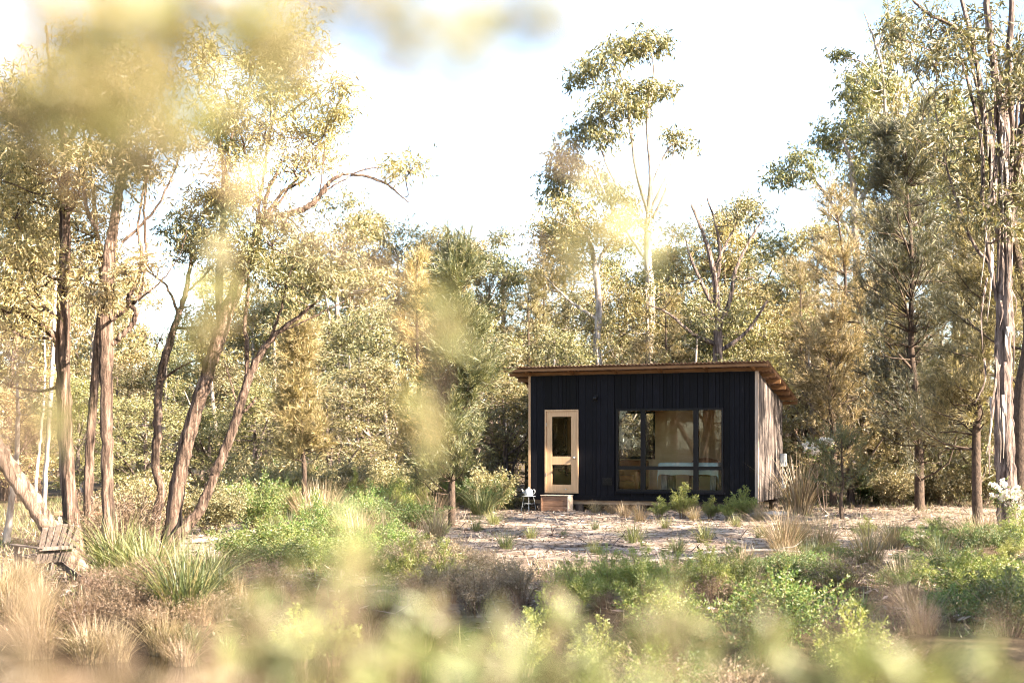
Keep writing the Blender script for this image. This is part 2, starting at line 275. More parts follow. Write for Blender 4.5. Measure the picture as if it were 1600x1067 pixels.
# ------------------------------------------------------------------ cabin
th = 22.08
FLx, FLy, WID, DEP = 0.46, 33.7, 5.854, 3.23
cabin = thing('cabin', 'small black timber cabin with a skillion roof in the clearing', 'cabin', (FLx, FLy, 0), -R(th))
ct, st = math.cos(R(th)), math.sin(R(th))
def U(px, dy=0.0):
    """local x on a plane dy behind the front wall that is seen at photo column px"""
    k = (px - 800) / F; x0, y0 = FLx + st * dy, FLy + ct * dy
    return (k * y0 - x0) / (ct + k * st)
def Zl(px, py, dy=0.0):
    u = U(px, dy); Yw = FLy + ct * dy - st * u; return EYE - (py - HY) / F * Yw
ZB, ZF, ZR = 0.33, 3.43, 2.805                 # cladding bottom, wall top front, wall top rear
sl = (ZF - ZR) / DEP
du0, du1, dz0, dz1 = U(852), U(904.5), Zl(878, 770), Zl(878, 640)
wu0, wu1, wz0, wz1 = U(963.5), U(1131), Zl(1047, 768), Zl(1047, 638)
def part(name, mat, parent, *boxes, bev=0):
    bb = MB()
    for lo, hi in boxes: bb.box(lo, hi)
    o = bb.build(name, M[mat], parent)
    if bev: bevel(o, bev)
    return o
def around(u0, u1, z0, z1, holes, y0, y1):
    """boxes that fill a wall rectangle except its holes"""
    us = sorted({u0, u1, *[h[0] for h in holes], *[h[1] for h in holes]}); out = []
    for a, c in zip(us[:-1], us[1:]):
        zz = [(z0, z1)]
        for h in holes:
            if h[0] <= a and h[1] >= c:
                zz = [q for (p0, p1) in zz for q in ((p0, min(p1, h[2])), (max(p0, h[3]), p1)) if q[1] - q[0] > 1e-4]
        out += [((a, y0, p0), (c, y1, p1)) for p0, p1 in zz]
    return out
holes = [(du0, du1, dz0, dz1), (wu0, wu1, wz0, wz1)]
fw = part('front_wall', 'char', cabin, *around(0.05, WID - 0.05, ZB + 0.03, ZF, holes, 0.0, 0.07))
tag(fw, 'front wall of charred black vertical boards')
u = 0.03
while u < WID - 0.06:                           # individual charred boards
    w = rnd.choice([0.09, 0.12, 0.14, 0.17, 0.19]); e = min(u + w, WID - 0.05)
    if WID - 0.05 - e < 0.07: e = WID - 0.05
    pr = rnd.uniform(0.016, 0.030); cuts = [(ZB, ZF - 0.002)]
    for h in holes:
        if e > h[0] - 0.0 and u < h[1] + 0.0:
            if u < h[0] < e and h[0] - u > 0.05: e = h[0] - 0.003
            elif u < h[1] < e and e - h[1] > 0.0 and h[1] - u < 0.06: u = h[1] + 0.003
            if e > h[0] and u < h[1]: e = min(e, h[1]) if e - h[1] < 0.12 else e; cuts = [q for (p0, p1) in cuts for q in ((p0, min(p1, h[2] - 0.004)), (max(p0, h[3] + 0.004), p1)) if q[1] - q[0] > 0.01]
            if e > h[1] > u: e = h[1]
    for p0, p1 in cuts: part('plank', 'char', fw, ((u + 0.004, -pr, p0), (e - 0.004, -0.0005, p1)))
    u = e
bb = MB(); bb.box((-0.01, -0.045, ZB - 0.06), (WID + 0.0, -0.002, ZB + 0.05)); bb.build('base_board', M['char'], cabin)
# side walls as sloped prisms
def slope_panel(u0, u1, y0, y1, z0, drop=0.0):
    v = [(u0, y0, z0), (u1, y0, z0), (u1, y1, z0), (u0, y1, z0)] + [(a, c, ZF - sl * c - drop) for a, c in ((u0, y0), (u1, y0), (u1, y1), (u0, y1))]
    return np.array(v)
SQ = [[0,3,2,1],[4,5,6,7],[0,1,5,4],[1,2,6,5],[2,3,7,6],[3,0,4,7]]
rw = MB(); rw.quads(slope_panel(WID - 0.08, WID - 0.012, 0.0, DEP, ZB + 0.03, 0.003), SQ); rw = rw.build('right_wall', M['stump'], cabin); tag(rw, 'sunlit right wall of silvered pale boards')
y = 0.06; k = 0
while y < DEP - 0.05:
    w = rnd.choice([0.2, 0.24, 0.28]); e = min(y + w, DEP - 0.02)
    if k != 8:
        bb = MB(); bb.quads(slope_panel(WID - 0.012, WID + rnd.uniform(0.008, 0.02), y + 0.006, e - 0.006, ZB - 0.02 * rnd.random() - 0.03, 0.004), SQ); bb.build('plank', M['silver'], rw)
    y = e; k += 1
LY0, LY1, LZ0, LZ1 = 0.6, 2.6, 1.05, 2.45       # unseen left-wall window, added to let sky light brighten the interior
def left_panels(q0, q1, y0, y1, z0, drop):
    bb = MB(); bb.quads(slope_panel(q0, q1, y0, LY0, z0, drop), SQ); bb.quads(slope_panel(q0, q1, LY1, y1, z0, drop), SQ); bb.box((q0, LY0, z0), (q1, LY1, LZ0)); bb.quads(slope_panel(q0, q1, LY0, LY1, LZ1, drop), SQ); return bb
left_panels(0.0, 0.07, 0.0, DEP, ZB, 0.003).build('left_wall', M['char'], cabin)
sw_ = part('added_side_window', 'alu', cabin, ((-.02, LY0, LZ0), (.095, LY0 + .05, LZ1)), ((-.02, LY1 - .05, LZ0), (.095, LY1, LZ1)), ((-.02, LY0 + .05, LZ0), (.095, LY1 - .05, LZ0 + .05)), ((-.02, LY0 + .05, LZ1 - .05), (.095, LY1 - .05, LZ1)))
part('pane', 'glass', sw_, ((.03, LY0 + .05, LZ0 + .05), (.036, LY1 - .05, LZ1 - .05)))
part('corner_trim', 'pinegrey', cabin, ((WID - 0.046, -0.034, ZB - 0.06), (WID + 0.026, 0.058, ZF - 0.004)))
part('corner_trim', 'trim', cabin, ((-0.03, -0.03, ZB - 0.02), (0.028, 0.05, ZF - 0.004)))
# rear wall with a window, lining, floor, ceiling
dy = DEP - 0.06
bu0, bu1, bz0, bz1 = U(966, dy), U(1024, dy), Zl(995, 717, dy), Zl(995, 643, dy)
part('rear_wall', 'char', cabin, *around(0.08, WID - 0.09, ZB, ZR - 0.02, [(bu0, bu1, bz0, bz1)], DEP - 0.06, DEP))
part('rear_lining', 'ply', cabin, *around(0.09, WID - 0.10, 0.46, ZR - 0.06, [(bu0, bu1, bz0, bz1)], DEP - 0.085, DEP - 0.062))
part('front_lining', 'ply', cabin, *around(0.09, WID - 0.10, 0.46, ZF - 0.05, holes, 0.072, 0.09))
left_panels(0.072, 0.09, 0.092, DEP - 0.087, 0.46, 0.06).build('side_lining', M['ply'], cabin)
for q0, q1 in ((WID - 0.1, WID - 0.082),):
    bb = MB(); bb.quads(slope_panel(q0, q1, 0.092, DEP - 0.087, 0.46, 0.06), SQ); bb.build('side_lining', M['ply'], cabin)
part('floor', 'boards', cabin, ((0.072, 0.004, 0.34), (WID - 0.083, DEP - 0.062, 0.455)))
bb = MB(); v = slope_panel(0.095, WID - 0.105, 0.095, DEP - 0.09, 0, 0.045); v[:4, 2] = v[4:, 2] - 0.015; bb.quads(v, SQ); bb.build('ceiling_lining', M['ply'], cabin)
# front window: frame, mullions, transom, six panes
win = part('front_window', 'alu', cabin, ((wu0, -0.05, wz0), (wu0 + 0.05, 0.09, wz1)), ((wu1 - 0.05, -0.05, wz0), (wu1, 0.09, wz1)), ((wu0 + 0.05, -0.05, wz0), (wu1 - 0.05, 0.09, wz0 + 0.05)), ((wu0 + 0.05, -0.05, wz1 - 0.05), (wu1 - 0.05, 0.09, wz1)))
tag(win, 'large dark framed window with six panes')
mu = [U(1005), U(1087.5)]; tz = Zl(1047, 731)
xs = [wu0 + 0.05] + [q for m_ in mu for q in (m_ - 0.06, m_ + 0.06)] + [wu1 - 0.05]
for m_ in mu: part('mullion', 'alu', win, ((m_ - 0.06, -0.035, wz0 + 0.05), (m_ + 0.06, 0.05, wz1 - 0.05)))
for a_, c_ in zip(xs[0::2], xs[1::2]):
    part('transom', 'alu', win, ((a_, -0.03, tz - 0.045), (c_, 0.045, tz + 0.045)))
    part('pane', 'glass', win, ((a_, 0.004, tz + 0.045), (c_, 0.010, wz1 - 0.05)))
    part('pane', 'glass', win, ((a_, 0.004, wz0 + 0.05), (c_, 0.010, tz - 0.045)))
part('sill', 'char', win, ((wu0 - 0.04, -0.075, wz0 - 0.05), (wu1 + 0.04, -0.031, wz0 - 0.002)))
rwin = part('rear_window', 'alu', cabin, *around(bu0, bu1, bz0, bz1, [(bu0 + 0.07, bu1 - 0.05, bz0 + 0.06, bz1 - 0.05)], DEP - 0.10, DEP + 0.02))
part('pane', 'glass', rwin, ((bu0 + 0.07, DEP - 0.04, bz0 + 0.06), (bu1 - 0.05, DEP - 0.034, bz1 - 0.05)))
# door
dfr = part('door', 'pine', cabin, *around(du0 + 0.045, du1 - 0.045, dz0 + 0.03, dz1 - 0.045, [], 0.03, 0.031)[:0], ((du0 + 0.002, -0.05, dz0), (du0 + 0.04, 0.06, dz1)), ((du1 - 0.04, -0.05, dz0), (du1 - 0.002, 0.06, dz1)), ((du0 + 0.04, -0.05, dz1 - 0.04), (du1 - 0.04, 0.06, dz1)), ((du0 + 0.04, -0.06, dz0), (du1 - 0.04, 0.06, dz0 + 0.03)))
tag(dfr, 'pale pine half-glazed door with two panes')
a0, a1 = du0 + 0.046, du1 - 0.046; b0, b1 = dz0 + 0.036, dz1 - 0.046
g0, g1 = U(863), U(893); zt0, zt1, zb0, zb1 = Zl(878, 713), Zl(878, 651), Zl(878, 757), Zl(878, 726)
for q0, q1 in ((a0, g0), (g1, a1)): part('stile', 'pine', dfr, ((q0, -0.03, b0), (q1, 0.012, b1)), bev=0.004)
for q0, q1 in ((b0, zb0), (zb1, zt0), (zt1, b1)): part('rail', 'pine', dfr, ((g0 + 0.001, -0.028, q0), (g1 - 0.001, 0.010, q1)), bev=0.004)
part('pane', 'glass', dfr, ((g0, -0.008, zb0), (g1, -0.002, zb1))); part('pane', 'glass', dfr, ((g0, -0.008, zt0), (g1, -0.002, zt1)))
hx, hz = U(898.5), Zl(898, 715)
bb = MB(); bb.tube([(hx, -0.03, hz), (hx, -0.055, hz)], 0.03, 12, True); bb.tube([(hx, -0.055, hz), (hx, -0.085, hz)], 0.012, 8); bb.tube(curve([(hx, -0.08, hz), (hx, -0.092, hz), (hx, -0.112, hz), (hx, -0.12, hz)], 8), [0.012, 0.026, 0.03, 0.03, 0.028, 0.026, 0.02, 0.012, 0.004, 0.001][:len(curve([(hx, -0.08, hz), (hx, -0.092, hz), (hx, -0.112, hz), (hx, -0.12, hz)], 8))], 12); bb.build('handle', M['metal'], dfr)
bb = MB(); bb.tube([(U(885), -0.028, Zl(885, 764)), (U(885), -0.05, Zl(885, 764))], 0.02, 10, True); bb.build('door_stop', M['metal'], dfr)
for q in (0.2, 0.8): part('hinge', 'metal', dfr, ((du0 + 0.035, -0.056, dz0 + (dz1 - dz0) * q), (du0 + 0.05, -0.031, dz0 + (dz1 - dz0) * q + 0.09)))
# roof: purlins, rafters, corrugated sheets
ROW0, ROW1, RY0, RY1 = -0.60, WID + 0.36, -0.40, DEP + 0.42
roof = MB(); roof.box((ROW0 + 0.02, 0, 0), (ROW0 + 0.021, 0.001, 0.001))
def zr(y): return ZF - sl * y
bb = MB(); bb.bar((0.0, 0.04, zr(0.04) + 0.0), (WID, 0.04, zr(0.04) + 0.0), 0.075, 0.012)
roof = MB(); roof.bar((ROW0 + 0.03, RY0 + 0.03, zr(RY0) + 0.045), (ROW1 - 0.03, RY0 + 0.03, zr(RY0) + 0.045), 0.045, 0.06); roof = roof.build('roof', M['rafter'], cabin)
tag(roof, 'rusty corrugated iron roof on orange timber')
for q in (0.03, 0.62, 1.25, 1.88, 2.5, 3.12, DEP + 0.38):
    bb = MB(); bb.bar((ROW0 + 0.03, q, zr(q) + 0.048), (ROW1 - 0.03, q, zr(q) + 0.048), 0.05, 0.088); bb.build('purlin', M['rafter'], roof)
for q in np.linspace(0.02, WID - 0.06, 6):
    bb = MB(); bb.bar((q, RY0 + 0.056, zr(RY0 + 0.056) + 0.045), (q, -0.0, zr(0.0) + 0.045), 0.045, 0.084); bb.build('rafter_tail', M['rafter'], roof)
ns = 9; sw = (ROW1 - ROW0) / ns
for s_ in range(ns):
    n_ = 73; xs_ = np.linspace(ROW0 + s_ * sw, ROW0 + (s_ + 1) * sw - 0.002, n_); wv = 0.016 * np.sin(xs_ / 0.095 * 2 * np.pi) + 0.116 + 0.002 * (s_ % 2)
    rows = []
    for yy, off in ((RY0 - .06, 0), (RY1, 0), (RY1, 0.004), (RY0 - .06, 0.004)): rows.append(np.stack([xs_, np.full(n_, yy), zr(yy) + wv + off], -1))
    v = np.concatenate(rows); q = []
    for a_, c_ in ((0, 1), (2, 3), (3, 0), (1, 2)):
        for e in range(n_ - 1): q.append([a_*n_+e, a_*n_+e+1, c_*n_+e+1, c_*n_+e])
    bb = MB(); bb.quads(v, q, True); o = bb.build('roof_sheet', M['rust'], roof)
# underfloor
part('bearer', 'bearer', cabin, ((0.12, 0.02, ZB - 0.16), (3.4, 0.10, ZB - 0.062))); part('bearer', 'stump', cabin, ((3.42, 0.02, ZB - 0.16), (WID - 0.05, 0.10, ZB - 0.062)))
part('bearer', 'stump', cabin, ((0.1, DEP - 0.2, ZB - 0.16), (WID - 0.05, DEP - 0.1, ZB - 0.0)))
for ux in (0.25, 1.32, 2.9, 4.4, WID - 0.2):
    for yy in (0.06, DEP - 0.15):
        bb = MB(); bb.tube([(ux, yy, -0.25), (ux, yy, 0.0), (ux, yy, ZB - 0.161)], [0.13, 0.12, 0.11], 12); bb.build('stump', M['stump'], cabin)
# fittings
lx, lz = U(932), Zl(932, 622)
bb = MB(); bb.box((lx - 0.05, -0.05, lz - 0.08), (lx + 0.05, -0.031, lz + 0.08)); bb.tube([(lx, -0.05, lz + 0.02), (lx, -0.11, lz + 0.03)], 0.015, 8); bb.lathe([(0.0, 0.05), (0.05, 0.045), (0.055, -0.05), (0.045, -0.05)], (lx, -0.12, lz), 14); bb.build('wall_lamp', M['alu'], cabin)
vx, vz = U(950), Zl(950, 752)
v_ = part('vent', 'alu', cabin, ((vx - 0.13, -0.055, vz - 0.09), (vx + 0.13, -0.031, vz + 0.09)))
for q in range(4): part('louvre', 'alu', v_, ((vx - 0.11, -0.072, vz - 0.07 + q * 0.04), (vx + 0.11, -0.0555, vz - 0.055 + q * 0.04)))
mb_ = part('meter_box', 'enamel', cabin, ((WID + 0.021, DEP - 0.38, 1.10), (WID + 0.13, DEP - 0.12, 1.44)), bev=0.01); part('lid', 'enamel', mb_, ((WID + 0.131, DEP - 0.37, 1.11), (WID + 0.142, DEP - 0.13, 1.43)))
bb = MB(); bb.box((WID + 0.021, DEP - 0.26, 0.52), (WID + 0.10, DEP - 0.12, 0.66)); bb.tube([(WID + 0.05, DEP - 0.19, 0.66), (WID + 0.05, DEP - 0.19, 1.10)], 0.016, 8); bb.build('cable_box', M['enamel'], cabin)

def cab_thing(name, label, cat, u, y, z, rz=0.0):
    Mx = cabin.matrix_basis if False else Matrix.Translation((FLx, FLy, 0)) @ Matrix.Rotation(-R(th), 4, 'Z')
    p = Mx @ Vector((u, y, z)); return thing(name, label, cat, p, -R(th) + rz)
# table and cloth behind the window
tu0, tu1, ty0, ty1, FLZ = U(1031, 0.4), U(1122, 0.4), 0.34, 1.24, 0.456
tb = cab_thing('dining_table', 'thick-legged timber table under a pale cloth inside the window', 'table', (tu0 + tu1) / 2, (ty0 + ty1) / 2, FLZ)
hw, hd, H = (tu1 - tu0) / 2, (ty1 - ty0) / 2, 0.76
bevel(part('tabletop', 'oldwood', tb, ((-hw, -hd, H - 0.05), (hw, hd, H))), 0.008)
for sx in (-1, 1):
    for sy in (-1, 1): part('leg', 'oldwood', tb, ((sx * (hw - 0.12) - 0.075, sy * (hd - 0.1) - 0.07, 0), (sx * (hw - 0.12) + 0.075, sy * (hd - 0.1) + 0.07, H - 0.13)))
for sy in (-1, 1): part('apron', 'oldwood', tb, ((-hw + 0.03, sy * (hd - 0.06) - 0.015, H - 0.129), (hw - 0.03, sy * (hd - 0.06) + 0.015, H - 0.051)))
n = 34; gu = np.linspace(-1.16, 1.16, n); gv = np.linspace(-1.22, 1.22, n); GU, GV = np.meshgrid(gu, gv)
ou, ov = np.maximum(np.abs(GU) - 1, 0), np.maximum(np.abs(GV) - 1, 0)
cx = np.clip(GU, -1, 1) * (hw + 0.012) + np.sign(GU) * np.minimum(ou * 0.25, 0.02); cyy = np.clip(GV, -1, 1) * (hd + 0.012) + np.sign(GV) * np.minimum(ov * 0.25, 0.02)
cz = H + 0.004 - (ou * hw * 1.5 + ov * hd * 3.0) - 0.012 * np.sin(GU * 9) * (ov > 0) - ou * ov * 5.0; cyy = cyy - np.sign(GV) * 0.015 * (1 + np.sin(GU * 14)) * (ov > 0) * -1
bb = MB(); i = np.arange(n - 1)[:, None]; j = np.arange(n - 1)[None, :]
bb.quads(np.stack([cx, cyy, cz], -1), np.stack([i*n+j, i*n+j+1, (i+1)*n+j+1, (i+1)*n+j], -1), True)
cl = bb.build('tablecloth', M['cloth']); cl.location = tb.location; cl.rotation_euler = tb.rotation_euler; tag(cl, 'pale mint cloth with pointed hanging corners on the cabin table', 'tablecloth')
ch = cab_thing('wooden_chair', 'brown chair with a rounded back behind the cabin table', 'chair', U(1099, 1.6), 1.6, FLZ)
bb = MB(); v = []
for q in np.linspace(0, 1, 13): v.append((-0.36 + 0.72 * q, 0.21 + 0.03 * math.cos((q - .5) * 3), 0.55 + 0.33 * math.sin(math.pi * (0.12 + 0.76 * q)) ** 0.35))
for a_, c_ in zip(v[:-1], v[1:]): bb.quads(A([a_[0], .2, .5], [c_[0], .2, .5], [c_[0], .25, .5], [a_[0], .25, .5], [a_[0], .2, a_[2]], [c_[0], .2, c_[2]], [c_[0], .25, c_[2]], [a_[0], .25, a_[2]]), SQ)
bb.build('backrest', M['leather'], ch); bevel(part('seat', 'leather', ch, ((-0.34, -0.24, 0.41), (0.34, 0.25, 0.48))), 0.02)
for sx in (-0.29, 0.29):
    for sy in (-0.19, 0.2): part('leg', 'boards', ch, ((sx - 0.025, sy - 0.025, 0), (sx + 0.025, sy + 0.025, 0.409 if sy < 0 else 0.409)))
    part('back_post', 'boards', ch, ((sx - 0.02, 0.252, 0.40), (sx + 0.02, 0.285, 0.8)))
ar = cab_thing('leather_armchair', 'tan leather armchair in the corner of the lower left window pane', 'armchair', U(983, 1.3), 1.3, FLZ, R(-8))
bevel(part('base', 'leather', ar, ((-0.40, -0.34, 0.08), (0.40, 0.36, 0.28))), 0.03); bevel(part('seat_cushion', 'leather', ar, ((-0.27, -0.36, 0.281), (0.27, 0.2, 0.43))), 0.05, 3)
for s_ in (-1, 1): bevel(part('armrest', 'leather', ar, ((min(s_ * .28, s_ * .42), -0.35, 0.10), (max(s_ * .28, s_ * .42), 0.34, 0.56))), 0.05, 3)
bevel(part('backrest', 'leather', ar, ((-0.40, 0.21, 0.281), (0.40, 0.40, 0.82))), 0.06, 3)
for sx in (-.34, .34):
    for sy in (-.28, .3): part('foot', 'boards', ar, ((sx - .025, sy - .025, 0), (sx + .025, sy + .025, .081)))
# step crate, stool, kettle at the door
def world_of(px, Y, z=None):
    x = (px - 800) / F * Y; return A(x, Y, g(x, Y) if z is None else z)
cu0, cu1 = U(849, -0.35), U(892, -0.35)
cr_ = cab_thing('wooden_crate', 'open brown timber crate used as a step below the pine door', 'crate', (cu0 + cu1) / 2, -0.36, 0.0)
hw = (cu1 - cu0) / 2
for q in range(3): part('front_slat', 'crate', cr_, ((-hw + 0.036, -0.165, 0.01 + q * 0.122), (hw - 0.036, -0.145, 0.126 + q * 0.122)), bev=0.004)
for q in range(3): part('back_slat', 'crate', cr_, ((-hw + 0.036, 0.145, 0.01 + q * 0.122), (hw - 0.036, 0.165, 0.126 + q * 0.122)))
for s_ in (-1, 1): part('end_board', 'pinegrey' if s_ > 0 else 'crate', cr_, ((min(s_ * hw, s_ * (hw - 0.035)), -0.18, 0.0), (max(s_ * hw, s_ * (hw - 0.035)), 0.18, 0.385)), bev=0.004)
for q in range(3): part('top_board', 'pinegrey', cr_, ((-hw - 0.01, -0.19 + q * 0.128, 0.386), (hw + 0.01, -0.07 + q * 0.128, 0.408)), bev=0.004)
stl = cab_thing('metal_stool', 'small white wire-legged stool beside the crate', 'stool', U(826, -0.25), -0.25, 0.0)
bb = MB(); bb.lathe([(0.0, 0.352), (0.17, 0.352), (0.178, 0.360), (0.17, 0.368), (0.0, 0.368)], k=22); bb.build('seat', M['enamel'], stl)
for q in range(4):
    a_ = q * math.pi / 2 + 0.4; bb = MB(); bb.tube(curve([(0.12 * math.cos(a_), 0.12 * math.sin(a_), 0.353), (0.15 * math.cos(a_), 0.15 * math.sin(a_), 0.2), (0.19 * math.cos(a_), 0.19 * math.sin(a_), -0.03)], 8), 0.008, 7); bb.build('leg', M['enamel'], stl)
bb = MB(); aa = np.linspace(0, 2 * np.pi, 20); bb.tube(np.stack([0.152 * np.cos(aa), 0.152 * np.sin(aa), np.full(20, 0.17)], -1), 0.006, 6); bb.build('ring', M['enamel'], stl)
kt = cab_thing('enamel_kettle', 'white enamel kettle standing on the wire stool', 'kettle', U(826, -0.25), -0.25, 0.3685)
bb = MB(); bb.lathe([(0.0, 0.0), (0.10, 0.0), (0.115, 0.02), (0.118, 0.07), (0.105, 0.13), (0.075, 0.165), (0.06, 0.17)], k=24); bb.build('body', M['enamel'], kt)
bb = MB(); bb.lathe([(0.062, 0.170), (0.05, 0.185), (0.012, 0.195), (0.012, 0.21), (0.018, 0.22), (0.0, 0.226)], k=18); bb.build('lid', M['enamel'], kt)
bb = MB(); bb.tube(curve([(-0.10, 0, 0.06), (-0.15, 0, 0.09), (-0.175, 0, 0.15), (-0.195, 0, 0.165)], 12), np.linspace(0.026, 0.012, len(curve([(-0.10, 0, 0.06), (-0.15, 0, 0.09), (-0.175, 0, 0.15), (-0.195, 0, 0.165)], 12))), 9); bb.build('spout', M['enamel'], kt)
bb = MB(); bb.tube(curve([(0.095, 0, 0.145), (0.15, 0, 0.16), (0.175, 0, 0.11), (0.155, 0, 0.06), (0.112, 0, 0.045)], 16), 0.009, 7); bb.build('handle', M['enamel'], kt)

# ------------------------------------------------------------------ furniture by the leaning tree
def plank_bar(name, mat, parent, a, c, w, h):
    bb = MB(); bb.bar(a, c, w, h); return bevel(bb.build(name, M[mat], parent), 0.004)
p = world_of(72, 15.9); adk = thing('garden_chair', 'weathered slatted garden chair beside the leaning trunk', 'chair', p, R(-128)); adk.scale = (.74, .74, .74)
for q in range(6): plank_bar('back_slat', 'chairwood', adk, (-0.25 + q * 0.1, 0.16, 0.28), (-0.31 + q * 0.124, 0.46, 0.86 + 0.05 * math.sin(math.pi * q / 5)), 0.088, 0.02)
for q in range(5): plank_bar('seat_slat', 'chairwood', adk, (-0.27, -0.34 + q * 0.105, 0.38 - q * 0.018), (0.27, -0.34 + q * 0.105, 0.38 - q * 0.018), 0.09, 0.02)
for s_ in (-1, 1):
    plank_bar('armrest', 'chairwood', adk, (s_ * 0.34, -0.40, 0.56), (s_ * 0.34, 0.38, 0.54), 0.12, 0.022)
    plank_bar('front_leg', 'chairwood', adk, (s_ * 0.315, -0.34, -0.02), (s_ * 0.315, -0.34, 0.547), 0.025, 0.09)
    plank_bar('side_rail', 'chairwood', adk, (s_ * 0.285, -0.36, 0.345), (s_ * 0.285, 0.58, 0.0), 0.028, 0.11)
plank_bar('back_rail', 'chairwood', adk, (-0.34, 0.325, 0.52), (0.34, 0.325, 0.52), 0.03, 0.06)
p = world_of(140, 19.6); bn = thing('timber_bench', 'plain plank bench standing behind the stringy trunks', 'bench', p, R(4))
for q in range(2): plank_bar('seat_plank', 'crate', bn, (-0.48, -0.08 + q * 0.16, 0.58), (0.48, -0.08 + q * 0.16, 0.58), 0.15, 0.045)
for s_ in (-0.4, 0.4): plank_bar('leg', 'oldwood', bn, (s_, 0, -0.05), (s_, 0, 0.557), 0.26, 0.05)
plank_bar('stretcher', 'oldwood', bn, (-0.374, 0, 0.25), (0.374, 0, 0.25), 0.05, 0.08)

# ------------------------------------------------------------------ foliage kits
def foliage(bl, bt, c, r, nsub, nleaf, L, W, droop, rg, subr=0.28, twig=0.011, hub=None):
    """leaf tufts spread through an ellipsoid, each on its own twig"""
    c = np.asarray(c, float); r = np.asarray(r, float)
    d = nrm(rg.normal(size=(nsub, 3))); rad = rg.uniform(0.25, 1.0, size=(nsub, 1)) ** 0.6
    sc = c + d * rad * r; sc[:, 2] += 0.12 * r[2]
    hub = c - A(0, 0, r[2] * 0.7) if hub is None else hub
    if bt is not None:
        for k_, q in enumerate(sc):
            if k_ % 2 == 0: bt.tube(np.stack([hub, hub + (q - hub) * 0.5 + rg.normal(size=3) * 0.06 * r.mean(), q]), [twig, twig * 0.6, twig * 0.25], 3)
    per = 6; nst = max(1, nleaf // per); st0 = np.repeat(sc, nst, 0) + rg.normal(size=(nsub * nst, 3)) * subr * A(.75, .75, .5)
    sd = nrm(rg.normal(size=st0.shape) * A(1, 1, .5) + A(0, 0, -droop)); ln = subr * rg.uniform(.5, 1.3, (len(st0), 1))
    t = np.tile(np.linspace(0, 1, per), len(st0))[:, None]; P = np.repeat(st0, per, 0) + np.repeat(sd * ln, per, 0) * t + rg.normal(size=(len(st0) * per, 3)) * subr * .06
    D = np.repeat(sd, per, 0) * .6 + rg.normal(size=P.shape) * .55 + A(0, 0, -droop)
    sz = rg.uniform(0.5, 1.5, len(P)); bl.leaves(P, D, L * sz, W * sz, rg=rg)
def limb(bt, a, c, r0, r1, rg, sag=0.15, k=6, n=9, wob=0.03):
    a = np.asarray(a, float); c = np.asarray(c, float); L = np.linalg.norm(c - a)
    m1 = a + (c - a) * 0.4 + A(0, 0, -sag * L * 0.5) + rg.normal(size=3) * wob * L; m2 = a + (c - a) * 0.75 + A(0, 0, -sag * L * 0.3) + rg.normal(size=3) * wob * L
    pts = curve([a, m1, m2, c], n); bt.tube(pts, np.linspace(r0, r1, len(pts)), k); return pts
def bark_tube(bt, pts, rad, k, rg, ridge=0.10):
    """tube with fluted, stringy sides"""
    n0 = bt.n; bt.tube(pts, rad, k); v = bt.v[-1].reshape(len(pts), k, 3); c = np.asarray(pts)[:, None, :]
    ph = rg.uniform(0, 6, 4); ja = np.arange(k) / k * 2 * np.pi; t = np.linspace(0, 1, len(pts))[:, None]
    f = 1 + ridge * np.sin(3 * ja + ph[0] + 3 * t) + ridge * 0.8 * np.sin(5 * ja + ph[1] - 5 * t) + 0.05 * rg.normal(size=(len(pts), k))
    bt.v[-1] = (c + (v - c) * f[..., None]).reshape(-1, 3)
def hero(name, label, Y, trunks, clumps, leaf, bark, rg, L=0.085, W=0.017, droop=0.35, dens=1.0, limb_r=0.03, group=None, k=10, spread=1.2, subr=0.26, ridge=0.09, kcl=4):
    """tree drawn from trunk lines [(px, py, radius_px, dY)] and foliage clumps [(px, py, rx, ry)] standing at distance Y"""
    s = Y / F; bt, bl = MB(), MB(); allp = []
    x0 = (trunks[0][0][0] - 800) / F * Y; base = A(x0, Y, float(g(x0, Y)))
    for ti, tr in enumerate(trunks):
        rows = []
        for q in tr: rows.append([*at(q[0], q[1], Y + (q[3] if len(q) > 3 else 0)), max(q[2] * ((0.72 if ti == 0 else 0.62) if Y < 30 else 0.88), 0.45) * s])
        if ti == 0:
            zb = rows[0][2]
            if zb > base[2] - 0.1: rows[0][2] = base[2] - 0.12
        cv = curve(rows, 8 * len(rows)); pts, rad = cv[:, :3], np.maximum(cv[:, 3], 0.004)
        pts[1:-1] += rg.normal(size=(len(pts) - 2, 3)) * 0.006
        if ti == 0: rad = rad * (1 + 0.45 * np.exp(-np.arange(len(rad)) / 2.2))
        kk = k if rad.max() > 0.04 else 6
        if rad.max() > 0.05: bark_tube(bt, pts, rad, kk + 4, rg, ridge)
        else: bt.tube(pts, rad, kk)
        allp.append(np.hstack([pts, rad[:, None]]))
    al = np.vstack(allp)
    for cpx, cpy, rx, ry in clumps:
        c = at(cpx, cpy, Y + rg.uniform(-spread, spread)); r = A(rx * s, rx * s * 0.9, ry * s)
        d = np.linalg.norm(al[:, :3] - c, axis=1) + 2.5 * np.maximum(al[:, 2] - (c[2] - 0.15), 0) + 0.6 * np.maximum(0, (EYE + 1.0) - al[:, 2])
        q = al[np.argmin(d)]; hub = c - A(0, 0, r[2] * 0.6)
        limb(bt, q[:3], hub, min(q[3] * 0.6, limb_r), 0.010, rg, 0.12, 5)
        vol = (r[0] * r[1] * r[2]) ** (2 / 3)
        ns = max(5, int(30 * vol * dens + 9)); foliage(bl, bt, c, r, ns, int((56 if L < .1 else 30) * dens) + 8, L, W, droop, rg, subr * min(1, r.min() / 0.5 + 0.3), hub=hub)
    t = thing(name, label, 'tree', base, 0, group); bt.build('trunk', M[bark], t, base)
    if bl.n: bl.build('crown', M[leaf], t, base)
    return t
